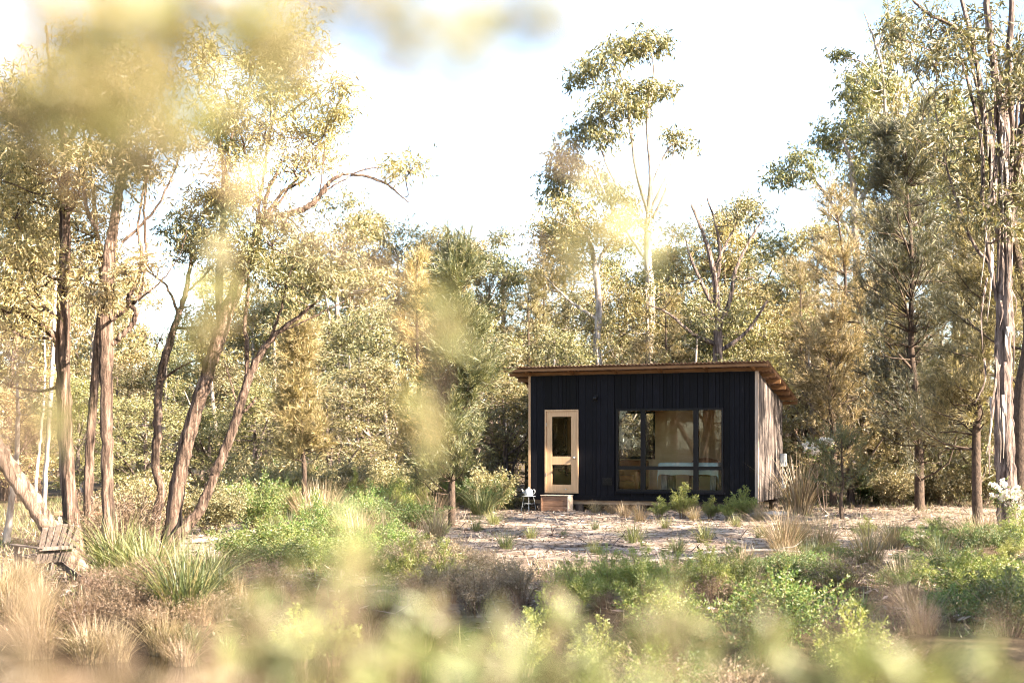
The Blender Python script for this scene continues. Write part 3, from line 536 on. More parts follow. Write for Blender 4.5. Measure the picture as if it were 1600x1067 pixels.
def proto_gum(h, cw, rg, nclump, trunk_r, L=0.13, W=0.034, lo=0.42, forks=4, dens=1.0, ry=0.6, droop=0.4, subr=0.3):
    bt, bl = MB(), MB(); lean = rg.normal(size=2) * 0.05 * h
    main = curve([[0, 0, -0.15, trunk_r * 1.4], [lean[0] * .2, lean[1] * .2, h * .2, trunk_r], [lean[0] * .7, lean[1] * .7, h * .5, trunk_r * .7], [lean[0], lean[1], h * 0.86, trunk_r * .2]], 18)
    bark_tube(bt, main[:, :3], main[:, 3], 9, rg, 0.05); al = [main]
    for f in range(forks):
        q = main[rg.integers(5, 13)]; a = rg.uniform(0, 6.28); ln = rg.uniform(.25, .42) * h
        e = q[:3] + A(math.cos(a) * ln * .5, math.sin(a) * ln * .5, ln * .85); pts = limb(bt, q[:3], e, q[3] * .65, 0.02, rg, 0.1, 6); al.append(np.hstack([pts, np.linspace(q[3] * .65, .02, len(pts))[:, None]]))
    al = np.vstack(al)
    for k_ in range(nclump):
        zt = rg.uniform(lo, 0.97); prof = math.sin(math.pi * min(1, (zt - lo) / (1 - lo) * 0.75 + 0.22)) ** 0.7
        a = rg.uniform(0, 6.28); rr = cw * prof * math.sqrt(rg.uniform(0.05, 1))
        c = A(lean[0] * zt + rr * math.cos(a), lean[1] * zt + rr * math.sin(a), zt * h); r = rg.uniform(.5, 1.0) * ry * A(1.15, 1.15, .8)
        d = np.linalg.norm(al[:, :3] - c, axis=1) + 2 * np.maximum(al[:, 2] - c[2] + .3, 0); q = al[np.argmin(d)]; hub = c - A(0, 0, r[2] * .6)
        limb(bt, q[:3], hub, min(q[3] * .5, .035), .008, rg, .1, 4); foliage(bl, bt, c, r, int(17 * dens), int(24 * dens), L, W, droop, rg, subr, hub=hub)
    return bt, bl
def needles(bl, P, D, n, L, W, rg, cone=0.45, up=0.25):
    m = len(P); PP = np.repeat(P, n, 0) + rg.normal(size=(m * n, 3)) * 0.04
    DD = nrm(np.repeat(nrm(D), n, 0) + rg.normal(size=(m * n, 3)) * cone + A(0, 0, up)); sz = rg.uniform(.6, 1.3, len(PP)); bl.leaves(PP, DD, L * sz, W, rg=rg, mid=.4)
def she_oak(h, rb, rg, nb, trunk_r, lo=0.16, L=0.2, W=0.012, nn=38, power=0.75, tufts=9, lean=(0, 0), upang=0.55, tops=1):
    """open, irregular tree: ascending branches that carry bottle-brush plumes of needles"""
    bt, bl = MB(), MB(); pts = curve([[0, 0, -0.15, trunk_r * 1.3], [lean[0] * .1 + rg.normal() * .03, lean[1] * .1, h * .25, trunk_r], [lean[0] * .3 + rg.normal() * .012 * h, lean[1] * .3, h * .42, trunk_r * .75], [lean[0] * .6 + rg.normal() * .015 * h, lean[1] * .5, h * .68, trunk_r * .5], [lean[0], lean[1], h, 0.012]], 24)
    bt.tube(pts[:, :3], pts[:, 3], 9)
    P, D, LN = [], [], []
    gaps = [(rg.uniform(lo, 1), rg.uniform(0, 6.28)) for _ in range(9)]
    for k_ in range(nb):
        t = lo + (1 - lo) * rg.uniform(0, 1) ** 0.9; a = rg.uniform(0, 6.28)
        if any(abs(t - gt) < .07 and abs(math.remainder(a - ga, 6.283)) < .8 for gt, ga in gaps): continue
        q = pts[min(len(pts) - 1, int(t * (len(pts) - 1)))]
        ln = rb * (0.22 + (1 - t) ** power * rg.uniform(0.3, 1.0) + (.35 if rg.random() < .12 else 0)); el = upang * rg.uniform(.2, 1.7)
        d = A(math.cos(a) * math.cos(el), math.sin(a) * math.cos(el), math.sin(el)); e = q[:3] + d * ln
        bp_ = limb(bt, q[:3], e, max(.010, .016 * ln), .004, rg, .12, 4, 6, .05)
        for _ in range(tufts):
            f = rg.uniform(.3, 1) ** .7; b0 = bp_[int(f * (len(bp_) - 1))]; dd = nrm(d * .6 + rg.normal(size=3) * .45 + A(0, 0, .5)); P.append(b0); D.append(dd); LN.append(rg.uniform(.25, .6))
    for _ in range(tops * 6): P.append(pts[-1 - rg.integers(0, 5), :3]); D.append(nrm(A(*rg.normal(size=2) * .3, 1))); LN.append(.5)
    P, D, LN = np.array(P), np.array(D), np.array(LN); m = len(P)
    f = rg.uniform(0, 1, (m, nn)); PP = (P[:, None, :] + D[:, None, :] * (LN[:, None] * f)[..., None]).reshape(-1, 3)
    DD = nrm(np.repeat(D, nn, 0) + rg.normal(size=(m * nn, 3)) * .5); bl.leaves(PP, DD, L * rg.uniform(.6, 1.3, m * nn), W, rg=rg, mid=.4)
    return bt, bl
def bush(h, rb, rg, stems, twigs, lv, L, W, upright=0.5, tip=0.25, flat=1.0, stem_r=0.007, fern=False):
    """many-stemmed shrub: stems, side twigs and leaves set along the twigs"""
    bt, bl = MB(), MB(); PP, DD = [], []
    for s_ in range(stems):
        a = rg.uniform(0, 6.28); out = rb * math.sqrt(rg.uniform(.02, 1)); hh = h * rg.uniform(.6, 1.0) * (1 - .35 * (out / rb) ** 2)
        b0 = A(math.cos(a), math.sin(a), 0) * out * .25 * rg.uniform(.3, 1); e = A(math.cos(a) * out, math.sin(a) * out, hh)
        m1 = b0 + (e - b0) * A(.35, .35, .55 + .1 * upright); pts = curve([b0 - A(0, 0, .05), m1, e], 8); bt.tube(pts, np.linspace(stem_r, stem_r * .3, len(pts)), 4); tg = nrm(np.gradient(pts, axis=0))
        for _ in range(twigs):
            f = rg.uniform(.22, 1.0); k_ = f * (len(pts) - 1); i0 = int(k_); p0 = pts[i0]; t0 = tg[i0]
            if i0 < len(pts) - 1: p0 = p0 + (pts[i0 + 1] - p0) * (k_ - i0)
            d = nrm(t0 * upright + nrm(rg.normal(size=3)) * (1 - upright * .5)); ln = tip * h * (1.15 - f * .75) * rg.uniform(.6, 1.3)
            tt = np.linspace(.1, 1, lv)[:, None]; q = p0 + d * ln * tt + A(0, 0, -.1) * ln * tt ** 2
            PP.append(q); DD.append(d * .7 + rg.normal(size=(lv, 3)) * .7)
    P = np.vstack(PP); D = np.vstack(DD); sz = rg.uniform(.6, 1.3, len(P)); bl.leaves(P, D, L * sz, W * sz, rg=rg); return bt, bl
def tussock(n, h, spread, w, rg, curl=0.6, segs=4, seed_heads=0):
    bl = MB()
    a = rg.uniform(0, 6.28, n); out = np.sqrt(rg.uniform(0, 1, n)); hh = h * rg.uniform(.45, 1.05, n)
    b0 = np.stack([np.cos(a) * out * spread * .28, np.sin(a) * out * spread * .28, np.full(n, -.03)], -1)
    a2 = a + rg.normal(size=n) * .5; lean = out * spread * rg.uniform(.4, 1.2, n)
    t = np.linspace(0, 1, segs + 1); cen = b0[:, None, :] + np.stack([np.cos(a2)[:, None] * lean[:, None] * t ** 1.6, np.sin(a2)[:, None] * lean[:, None] * t ** 1.6, hh[:, None] * (t - curl * .45 * out[:, None] * t ** 3)], -1)
    side = np.stack([-np.sin(a2), np.cos(a2), rg.normal(size=n) * .3], -1); side = nrm(side); wid = w * (1 - .9 * t ** 1.5)
    l = cen + side[:, None, :] * wid[None, :, None] / 2; r = cen - side[:, None, :] * wid[None, :, None] / 2
    v = np.stack([l, r], 2).reshape(n, -1, 3); k = (segs + 1) * 2; q = []
    base = np.array([[2*s_, 2*s_+1, 2*s_+3, 2*s_+2] for s_ in range(segs)]); q = (base[None] + (np.arange(n) * k)[:, None, None]).reshape(-1, 4)
    bl.quads(v.reshape(-1, 3), q); return bl
def protos(name, parts):
    """hidden source meshes shared by all copies: [(part name, MB, material)]"""
    return [(pn, b_.mesh(pn, M[mt])) for pn, b_, mt in parts if b_.n]
def plant(name, label, cat, pr, loc, sc=1.0, rz=0.0, group=None, sz=None):
    t = thing(name, label, cat, loc, rz, group); t.scale = (sc, sc, sz or sc)
    for pn, me in pr: link(pn, me, t)
    return t
def simple(name, label, cat, pr, loc, sc=1.0, rz=0.0, group=None, sz=None):
    o = link(name, pr[0][1]); o.location = tuple(loc); o.scale = (sc, sc, sz or sc); o.rotation_euler = (0, 0, rz); return tag(o, label, cat, group)
def gz(x, y): return A(x, y, float(g(x, y)))

exec_order = 'trees'
# ------------------------------------------------------------------ trees drawn from the photograph
def G(*seed): return np.random.default_rng(seed)
r_ = G(1)
def scatter(boxes, rg):
    out = []
    for x0, x1, y0, y1, n_, rx, ry in boxes:
        for _ in range(n_): f = rg.uniform(.7, 1.3); out.append((rg.uniform(x0, x1), rg.uniform(y0, y1), rx * f, ry * f))
    return out
hero('stringybark_tree', 'brown stringy trunk with a low limb reaching over the slatted garden chair', 18.6,
     [[(122, 862, 17), (108, 760, 15), (101, 640, 15), (99, 520, 14), (102, 400, 12), (101, 300, 10), (102, 235, 9), (88, 165, 6), (78, 110, 4), (72, 40, 2)],
      [(101, 560, 9), (80, 520, 9), (45, 495, 8), (8, 472, 6), (-25, 440, 4)], [(92, 500, 5), (62, 470, 5), (50, 430, 4), (42, 380, 2)], [(102, 250, 6), (118, 190, 5), (128, 120, 3), (130, 40, 2)], [(100, 310, 4), (80, 250, 3), (55, 190, 3), (30, 130, 2)],
      [(100, 330, 3), (130, 250, 3), (150, 170, 2), (160, 80, 1)], [(5, 520, 3), (35, 497, 3)]],
     scatter([(-10, 60, 150, 330, 14, 40, 30), (0, 150, 60, 200, 12, 42, 30), (-10, 80, 330, 480, 14, 36, 28), (40, 140, 200, 330, 5, 26, 20), (-20, 40, 470, 600, 4, 30, 22)], r_), 'gold', 'bark', r_, L=0.085, W=0.017, dens=0.9)
hero('stringybark_tree', 'forked stringy trunk with a looping limb beside the bench', 17.8,
     [[(170, 842, 13), (167, 740, 12), (166, 640, 12), (166, 540, 14), (168, 450, 14), (172, 390, 12), (182, 320, 8), (188, 250, 6), (196, 170, 4), (205, 90, 2)],
      [(172, 540, 7), (190, 525, 7), (208, 505, 7), (212, 485, 6), (200, 470, 6), (214, 440, 5), (222, 400, 5), (216, 350, 3), (235, 250, 3), (262, 180, 2)], [(175, 500, 6), (200, 480, 6), (220, 455, 5), (228, 400, 4), (225, 320, 3), (238, 240, 2)],
      [(152, 360, 5), (136, 330, 5), (131, 280, 4), (138, 220, 3), (150, 180, 2), (170, 130, 2)], [(168, 420, 6), (178, 340, 5), (200, 270, 3), (218, 210, 2)], [(190, 380, 4), (240, 330, 3), (275, 260, 2), (300, 190, 1)], [(215, 470, 3), (250, 440, 2), (280, 400, 1), (292, 360, 1)]],
     scatter([(120, 250, 120, 290, 20, 34, 24), (130, 250, 60, 140, 10, 34, 22), (125, 165, 380, 470, 4, 24, 18), (180, 245, 400, 450, 2, 20, 14), (150, 290, 180, 260, 4, 26, 18)], r_), 'gold', 'bark', r_, L=0.085, W=0.017, dens=0.9)
hero('stringybark_tree', 'slim upright stem close to the forked stringy trunk', 19.4,
     [[(140, 830, 10), (139, 735, 10), (146, 620, 9), (155, 520, 9), (160, 440, 7), (150, 350, 5), (140, 260, 3), (120, 160, 2)], [(158, 470, 4), (180, 380, 3), (195, 260, 2)]],
     scatter([(60, 200, 220, 400, 12, 28, 20)], r_), 'gold', 'bark', r_, L=0.085, W=0.017, dens=0.8)
hero('curved_gum_tree', 'slender S-curved trunk by the start of the sandy path', 20.0,
     [[(232, 850, 11), (246, 800, 10), (252, 765, 9), (243, 725, 9), (247, 660, 9), (248, 605, 8), (262, 545, 8), (280, 490, 6), (292, 450, 5), (300, 400, 3), (318, 340, 2)], [(252, 595, 3), (275, 578, 3), (300, 565, 2), (315, 560, 1)], [(278, 490, 4), (262, 450, 3), (240, 430, 2), (225, 420, 1)], [(288, 460, 3), (320, 430, 3), (345, 400, 2)]],
     scatter([(260, 345, 330, 440, 4, 24, 18), (285, 330, 480, 540, 2, 24, 20)], r_), 'gum', 'bark', r_, L=0.085, W=0.018, dens=0.8)
hero('leaning_gum_tree', 'thick right-leaning trunk with a long arching limb over the path', 19.0,
     [[(262, 835, 17), (278, 760, 16), (290, 697, 15), (312, 622, 15), (333, 555, 15), (350, 500, 15), (372, 440, 13), (398, 375, 11), (412, 345, 9), (448, 335, 7), (482, 322, 6), (502, 302, 5), (518, 282, 4), (545, 272, 3), (590, 282, 3), (620, 300, 2), (640, 318, 1)],
      [(345, 520, 9), (342, 450, 9), (346, 380, 9), (350, 310, 6), (346, 240, 5), (330, 180, 4), (312, 150, 2)], [(408, 352, 6), (418, 300, 5), (430, 275, 4), (438, 255, 3), (446, 230, 2)], [(412, 345, 5), (440, 302, 4), (470, 285, 3), (484, 270, 2)], [(408, 350, 4), (395, 280, 3), (372, 200, 3), (352, 140, 2)], [(418, 340, 3), (455, 290, 3), (490, 240, 2), (520, 180, 2), (540, 140, 1)], [(500, 305, 3), (530, 285, 2), (570, 265, 2), (610, 262, 1)],
      [(398, 380, 4), (420, 220, 3), (440, 120, 2), (450, 50, 1)], [(350, 300, 4), (365, 200, 3), (390, 120, 2), (402, 60, 1)], [(500, 305, 2), (508, 220, 1.5), (516, 150, 1)]],
     scatter([(300, 480, 60, 160, 15, 34, 22), (330, 500, 150, 260, 16, 32, 20), (420, 480, 20, 80, 4, 34, 22), (305, 345, 250, 330, 3, 26, 18), (320, 400, 260, 320, 3, 24, 16), (500, 540, 90, 210, 4, 22, 15), (610, 645, 255, 275, 2, 22, 13)], r_), 'gold', 'bark', r_, L=0.085, W=0.017, dens=0.85)
hero('leaning_gum_tree', 'dark leaning stem rooted at the path edge with a spreading fork', 18.8,
     [[(243, 872, 12), (278, 838, 12), (312, 797, 11), (332, 750, 10), (342, 725, 10), (364, 672, 10), (380, 620, 9), (395, 575, 8), (425, 530, 6), (470, 492, 4), (500, 465, 3), (520, 430, 2), (538, 380, 1)],
      [(384, 610, 7), (386, 560, 6), (383, 500, 5), (388, 440, 4), (380, 380, 3), (365, 330, 2)], [(372, 650, 4), (392, 632, 4), (400, 622, 2)], [(420, 535, 4), (440, 480, 3), (452, 430, 2), (480, 380, 1)], [(372, 640, 3), (362, 600, 2), (352, 570, 2)], [(440, 518, 2), (480, 500, 2), (540, 470, 1)]],
     scatter([(290, 430, 300, 420, 12, 32, 24), (420, 500, 400, 450, 4, 24, 16), (400, 470, 330, 400, 2, 24, 16), (500, 545, 390, 450, 3, 24, 16)], r_), 'gum', 'bark', r_, L=0.085, W=0.018, dens=0.85)
hero('fallen_leaning_tree', 'stout trunk with flaking bark leaning hard over the garden chair', 17.0,
     [[(126, 896, 22), (105, 862, 20), (80, 828, 19), (45, 775, 18), (10, 722, 17), (-40, 650, 16), (-120, 540, 14), (-200, 420, 10), (-260, 300, 6)]],
     scatter([(-330, -180, 180, 320, 8, 60, 40)], r_), 'gum', 'barktan', r_, dens=0.5, ridge=0.13)
for (px, y0, y1, wd, Yd, lab) in ((78, 470, 790, 5, 26, 'straight pale sapling stem leaning right behind the stringy trunks'), (62, 600, 790, 3.5, 29, 'thin whitish stem beside the straight pale sapling'), (20, 690, 850, 7, 22, 'short thick cream stem behind the leaning chair trunk')):
    hero('pale_sapling', lab, Yd, [[(px - 12, y1, wd), (px, (y0 + y1) / 2, wd * .9), (px + 8, y0, wd * .7), (px + 6, y0 - 130, wd * .3)]], scatter([(px - 40, px + 50, y0 - 200, y0 - 60, 6, 28, 20)], r_), 'gold', 'barkpale', r_, dens=0.7)
# big ribbon-barked gum at the right
r_ = G(2)
big = hero('ribbon_gum_tree', 'massive grey trunk shedding long bark ribbons beside the white blossom', 24.0,
     [[(1582, 828, 25), (1573, 760, 20), (1569, 680, 19), (1568, 600, 18), (1568, 520, 17), (1570, 440, 16), (1572, 360, 14), (1572, 280, 12), (1566, 200, 10), (1556, 120, 8), (1545, 40, 7), (1538, -60, 6)],
      [(1576, 380, 12), (1590, 290, 11), (1600, 180, 10), (1606, 60, 8), (1612, -60, 6)], [(1568, 340, 10), (1580, 230, 9), (1576, 120, 8), (1582, 0, 6), (1586, -80, 4)], [(1560, 300, 8), (1542, 210, 7), (1530, 120, 6), (1510, 30, 5), (1490, -60, 3)],
      [(1558, 470, 6), (1545, 400, 6), (1535, 330, 5), (1535, 240, 4), (1520, 160, 4), (1500, 90, 3), (1470, 40, 2)], [(1555, 420, 5), (1520, 380, 4), (1490, 300, 3), (1470, 220, 2), (1460, 160, 2)], [(1538, 190, 5), (1505, 60, 4), (1450, 22, 4), (1420, -5, 3)], [(1575, 420, 5), (1585, 330, 4), (1588, 200, 4), (1595, 90, 3)], [(1560, 380, 4), (1548, 280, 4), (1556, 180, 3), (1550, 60, 3)]],
     scatter([(1400, 1500, 20, 120, 6, 40, 26), (1500, 1610, 20, 160, 7, 38, 26), (1440, 1520, 120, 260, 5, 36, 24), (1570, 1620, 200, 380, 5, 32, 24), (1480, 1540, 260, 340, 3, 28, 20)], r_), 'gum', 'barkgrey', r_, L=0.13, W=0.028, dens=1.0, ridge=0.13, k=14, limb_r=0.035)
s = 24.0 / F
for q in range(40):                                       # hanging bark ribbons
    pya = r_.uniform(60, 640); cxp = np.interp(pya, [60, 200, 360, 520, 830], [1546, 1566, 1570, 1562, 1575]); ox = r_.uniform(-26, 20) * (1 if pya > 300 else .7); ln = r_.uniform(40, 150)
    p0 = at(cxp + ox, pya, 24.0 - math.sqrt(max(0.02, 1 - (ox / 30) ** 2)) * 0.33); p1 = at(cxp + ox + r_.uniform(-14, 10), pya + ln, 24.0 - 0.40 - r_.uniform(0, .12))
    pts = curve([p0, (p0 + p1) / 2 + A(r_.normal() * .03, -.06, 0), p1], 8); wv = np.linspace(r_.uniform(.02, .05), .008, len(pts)); bb = MB()
    L_ = pts + np.stack([wv, wv * .3, wv * 0], -1); R2 = pts - np.stack([wv, wv * .3, wv * 0], -1); R3 = (pts + A(0, .012, 0))
    bb.quads(np.stack([L_, pts - A(0, .01, 0), R2, R3], 1).reshape(-1, 3), [[4*e + a_, 4*e + (a_+1) % 4, 4*e+4 + (a_+1) % 4, 4*e+4 + a_] for e in range(len(pts) - 1) for a_ in range(4)])
    o = bb.build('bark_ribbon', M['barkgrey' if q % 3 else 'barkpale'], big, tuple(big.location))
bt, bl = she_oak(9.5, 1.7, G(21), 60, 0.15, lo=.3, L=.15)
x = (1594 - 800) / F * 25.2; plant('she_oak_tree', 'straight dark she-oak stem hard against the ribbon-barked gum', 'tree', protos('s', [('trunk', bt, 'barkdark'), ('crown', bl, 'oak')]), gz(x, 25.2))
# young she-oak in front of the forest
def sho(px, top, Y, rbpx, nb, tr, label, seed, leaf='oak', **kw):
    x = (px - 800) / F * Y; z0 = float(g(x, Y)); h = EYE - (top - HY) / F * Y - z0; bt, bl = she_oak(h, rbpx / F * Y, G(seed), nb, tr, **kw)
    return plant('she_oak_tree', label, 'tree', protos('s', [('trunk', bt, 'barkdark'), ('crown', bl, leaf)]), (x, Y, z0))
sho(706, 395, 26.5, 74, 290, 0.062, 'young she-oak with a bare foot alone on the clearing edge left of the cabin', 31, 'oakgreen', upang=.8, lo=0.13, L=.15, W=.011, power=.5, lean=(.15, 0))
sho(652, 400, 30, 58, 130, 0.07, 'pale feathery she-oak close behind the young she-oak', 32, 'gold', lo=0.2, L=.15, W=.011, power=.7)
sho(1437, 190, 33, 115, 430, 0.10, 'tall dark broad she-oak between the cabin and the ribbon-barked gum', 33, 'oakdark', lo=0.12, L=.15, W=.011, power=.5, lean=(-.5, 0))
sho(1302, 295, 36, 80, 240, 0.085, 'slim golden-brown she-oak behind the right cabin wall', 34, 'oak', lo=0.12, L=.15, W=.011, power=.5)
sho(1528, 260, 27.2, 100, 220, 0.085, 'brown-tipped she-oak leaning toward the ribbon-barked gum', 35, 'oak', lo=0.14, L=.15, W=.011, power=.5)
sho(1370, 330, 38, 100, 230, 0.085, 'wide she-oak in shade behind the tall dark she-oak', 36, 'oak', lo=0.1, L=.15, W=.011, power=.45)
sho(474, 520, 27, 50, 150, 0.05, 'small golden feathery she-oak above the green undergrowth', 37, 'gold', lo=0.34, L=.13, W=.010, power=.6)
sho(1250, 420, 42, 60, 90, 0.10, 'narrow brown she-oak rising beyond the cabin roof corner', 38, 'oak', lo=0.1, L=.15, W=.011, power=.5)
# tall gum behind the cabin
r_ = G(3)
hero('tall_gum_tree', 'tallest slender gum with high open leaf clumps behind the cabin', 46.0,
     [[(1018, 760, 8), (1012, 600, 7.5), (1017, 480, 7), (1011, 380, 6), (1017, 280, 4.5), (1012, 190, 3.4), (1022, 110, 2.4), (1014, 70, 1.2)], [(1012, 330, 4), (995, 270, 3.5), (985, 200, 3), (975, 130, 2), (955, 95, 1)], [(1010, 360, 3.5), (970, 300, 3), (945, 250, 2), (930, 200, 1)], [(1005, 400, 3), (960, 330, 2.5), (925, 260, 2)], [(1015, 300, 3), (1040, 240, 2), (1056, 220, 1)], [(1016, 330, 3), (1048, 260, 2), (1052, 225, 1)], [(1014, 350, 2.5), (1035, 310, 2), (1050, 260, 1)]],
     [(1005, 62, 30, 17), (1030, 70, 22, 15), (965, 80, 32, 20), (935, 98, 30, 20), (905, 118, 22, 17), (985, 75, 24, 14), (1030, 140, 24, 13), (1008, 137, 16, 12), (1060, 217, 24, 14), (965, 140, 30, 14), (950, 160, 30, 14), (985, 172, 30, 16), (940, 185, 28, 14), (905, 210, 34, 18), (950, 212, 30, 14), (880, 240, 30, 20), (900, 270, 38, 24), (870, 275, 26, 18), (940, 290, 26, 16), (960, 310, 26, 14), (1000, 168, 20, 12), (868, 300, 22, 18)],
     'gum', 'barkpale', r_, L=0.17, W=0.048, dens=1.15, droop=0.55, subr=0.28, limb_r=.05)
hero('white_trunk_gum_tree', 'thin curving white trunk rising behind the middle of the cabin roof', 42.0,
     [[(938, 760, 7), (938, 600, 6.5), (932, 540, 6), (936, 480, 5.5), (930, 420, 5), (922, 380, 4), (905, 340, 2), (895, 300, 1)], [(930, 430, 4), (945, 390, 3), (975, 355, 2), (990, 330, 1)], [(934, 500, 3), (890, 470, 2), (850, 430, 1)]],
     scatter([(850, 990, 320, 390, 12, 32, 20), (840, 900, 350, 440, 5, 32, 22)], r_), 'gum', 'barkpale', r_, L=0.14, W=0.036, dens=0.8)
hero('bare_limbed_gum_tree', 'grey gum with many bare twisting limbs behind the right end of the roof', 40.0,
     [[(1118, 760, 10), (1120, 600, 9), (1122, 540, 8), (1120, 470, 6), (1114, 420, 5), (1100, 370, 3), (1080, 320, 2)], [(1120, 520, 5), (1140, 470, 4), (1150, 420, 3), (1175, 370, 2), (1195, 340, 1)], [(1118, 450, 4), (1125, 400, 3), (1118, 350, 2), (1105, 310, 1)], [(1120, 490, 4), (1095, 440, 3), (1078, 400, 2), (1070, 370, 1)], [(1122, 540, 4), (1080, 520, 3), (1045, 490, 2), (1010, 475, 1)], [(1122, 550, 4), (1165, 520, 3), (1200, 470, 2)], [(1115, 420, 3), (1135, 380, 2), (1160, 330, 1)]],
     scatter([(1140, 1200, 315, 380, 6, 26, 14), (1040, 1200, 400, 500, 9, 32, 20)], r_), 'gum', 'barkgrey', r_, L=0.13, W=0.032, dens=0.7)
hero('high_gum_tree', 'open-crowned gum with flat rounded clumps right of the cabin sky gap', 47.0,
     [[(1345, 760, 8), (1340, 500, 7), (1336, 350, 6), (1330, 260, 4), (1318, 220, 2)], [(1336, 380, 4), (1300, 320, 3), (1270, 280, 2), (1235, 265, 1)], [(1336, 330, 4), (1380, 240, 3), (1380, 120, 2.5), (1368, 70, 2), (1350, 20, 1)], [(1380, 140, 2), (1350, 100, 1.5), (1320, 90, 1)], [(1372, 80, 1.5), (1385, 30, 1), (1388, -10, .8)]],
     [(1310, 205, 40, 24), (1345, 195, 36, 24), (1330, 235, 36, 20), (1290, 225, 30, 18), (1370, 215, 30, 26), (1250, 240, 26, 16), (1230, 270, 28, 16), (1215, 280, 16, 12), (1340, 120, 30, 18), (1330, 145, 28, 18), (1310, 85, 18, 8), (1360, 110, 24, 16), (1350, 160, 22, 14), (1390, 60, 24, 24), (1385, 130, 22, 26), (1270, 270, 26, 18), (1360, 270, 30, 22), (1400, 20, 26, 20)],
     'gum', 'barkpale', r_, L=0.17, W=0.046, dens=1.1, droop=.5)

# ------------------------------------------------------------------ forest behind, from shared tree meshes
bt, bl = proto_gum(11, 2.2, G(41), 40, .16, L=.15, W=.04); PG1 = protos('a', [('trunk', bt, 'barkpale'), ('crown', bl, 'gum')])
bt, bl = proto_gum(11, 1.8, G(42), 34, .14, L=.15, W=.038, lo=.5, forks=5); PG2 = protos('a', [('trunk', bt, 'bark'), ('crown', bl, 'gold')])
bt, bl = proto_gum(9, 2.0, G(43), 46, .12, L=.12, W=.036, lo=.15, forks=6, ry=.62); PB1 = protos('a', [('trunk', bt, 'barkgrey'), ('crown', bl, 'blue')])
bt, bl = proto_gum(8, 1.9, G(44), 46, .12, L=.11, W=.032, lo=.15, forks=6, ry=.6); PB2 = protos('a', [('trunk', bt, 'bark'), ('crown', bl, 'gold')])
bt, bl = she_oak(9, 1.7, G(45), 120, .12, lo=.1, W=.014, L=.16, power=.5); PS1 = protos('a', [('trunk', bt, 'barkdark'), ('crown', bl, 'oak')])
bt, bl = proto_gum(9, 2.4, G(46), 5, .13, lo=.6, forks=12); PD = protos('a', [('trunk', bt, 'barkpale'), ('crown', bl, 'gum')])
bt, bl = proto_gum(7, 1.9, G(47), 52, .10, L=.10, W=.034, lo=.12, forks=5, ry=.6); PB3 = protos('a', [('trunk', bt, 'barkgrey'), ('crown', bl, 'gum')])
KIND = {'g': (PG1, 11, 'gum_tree', 'pale-barked olive gum in the forest behind the clearing', 'olive gums of the forest'),
        'y': (PG2, 11, 'golden_gum_tree', 'brown-barked gum with golden foliage in the forest belt', 'golden gums of the forest'),
        'b': (PB1, 9, 'grey_green_tree', 'bushy grey-green tree leafy to the ground in the forest belt', 'grey-green forest trees'),
        'w': (PB2, 8, 'wattle_tree', 'bushy golden wattle leafy almost to the ground', 'golden wattles of the forest'),
        's': (PS1, 9, 'she_oak_tree', 'brown-needled she-oak within the forest belt', 'she-oaks of the forest'),
        'd': (PD, 9, 'bare_tree', 'nearly leafless pale tree with many thin limbs in the forest', 'bare pale forest trees'),
        'o': (PB3, 7, 'tea_tree', 'low olive tea-tree thicket plant with a rounded leafy crown', 'olive tea-trees of the forest')}
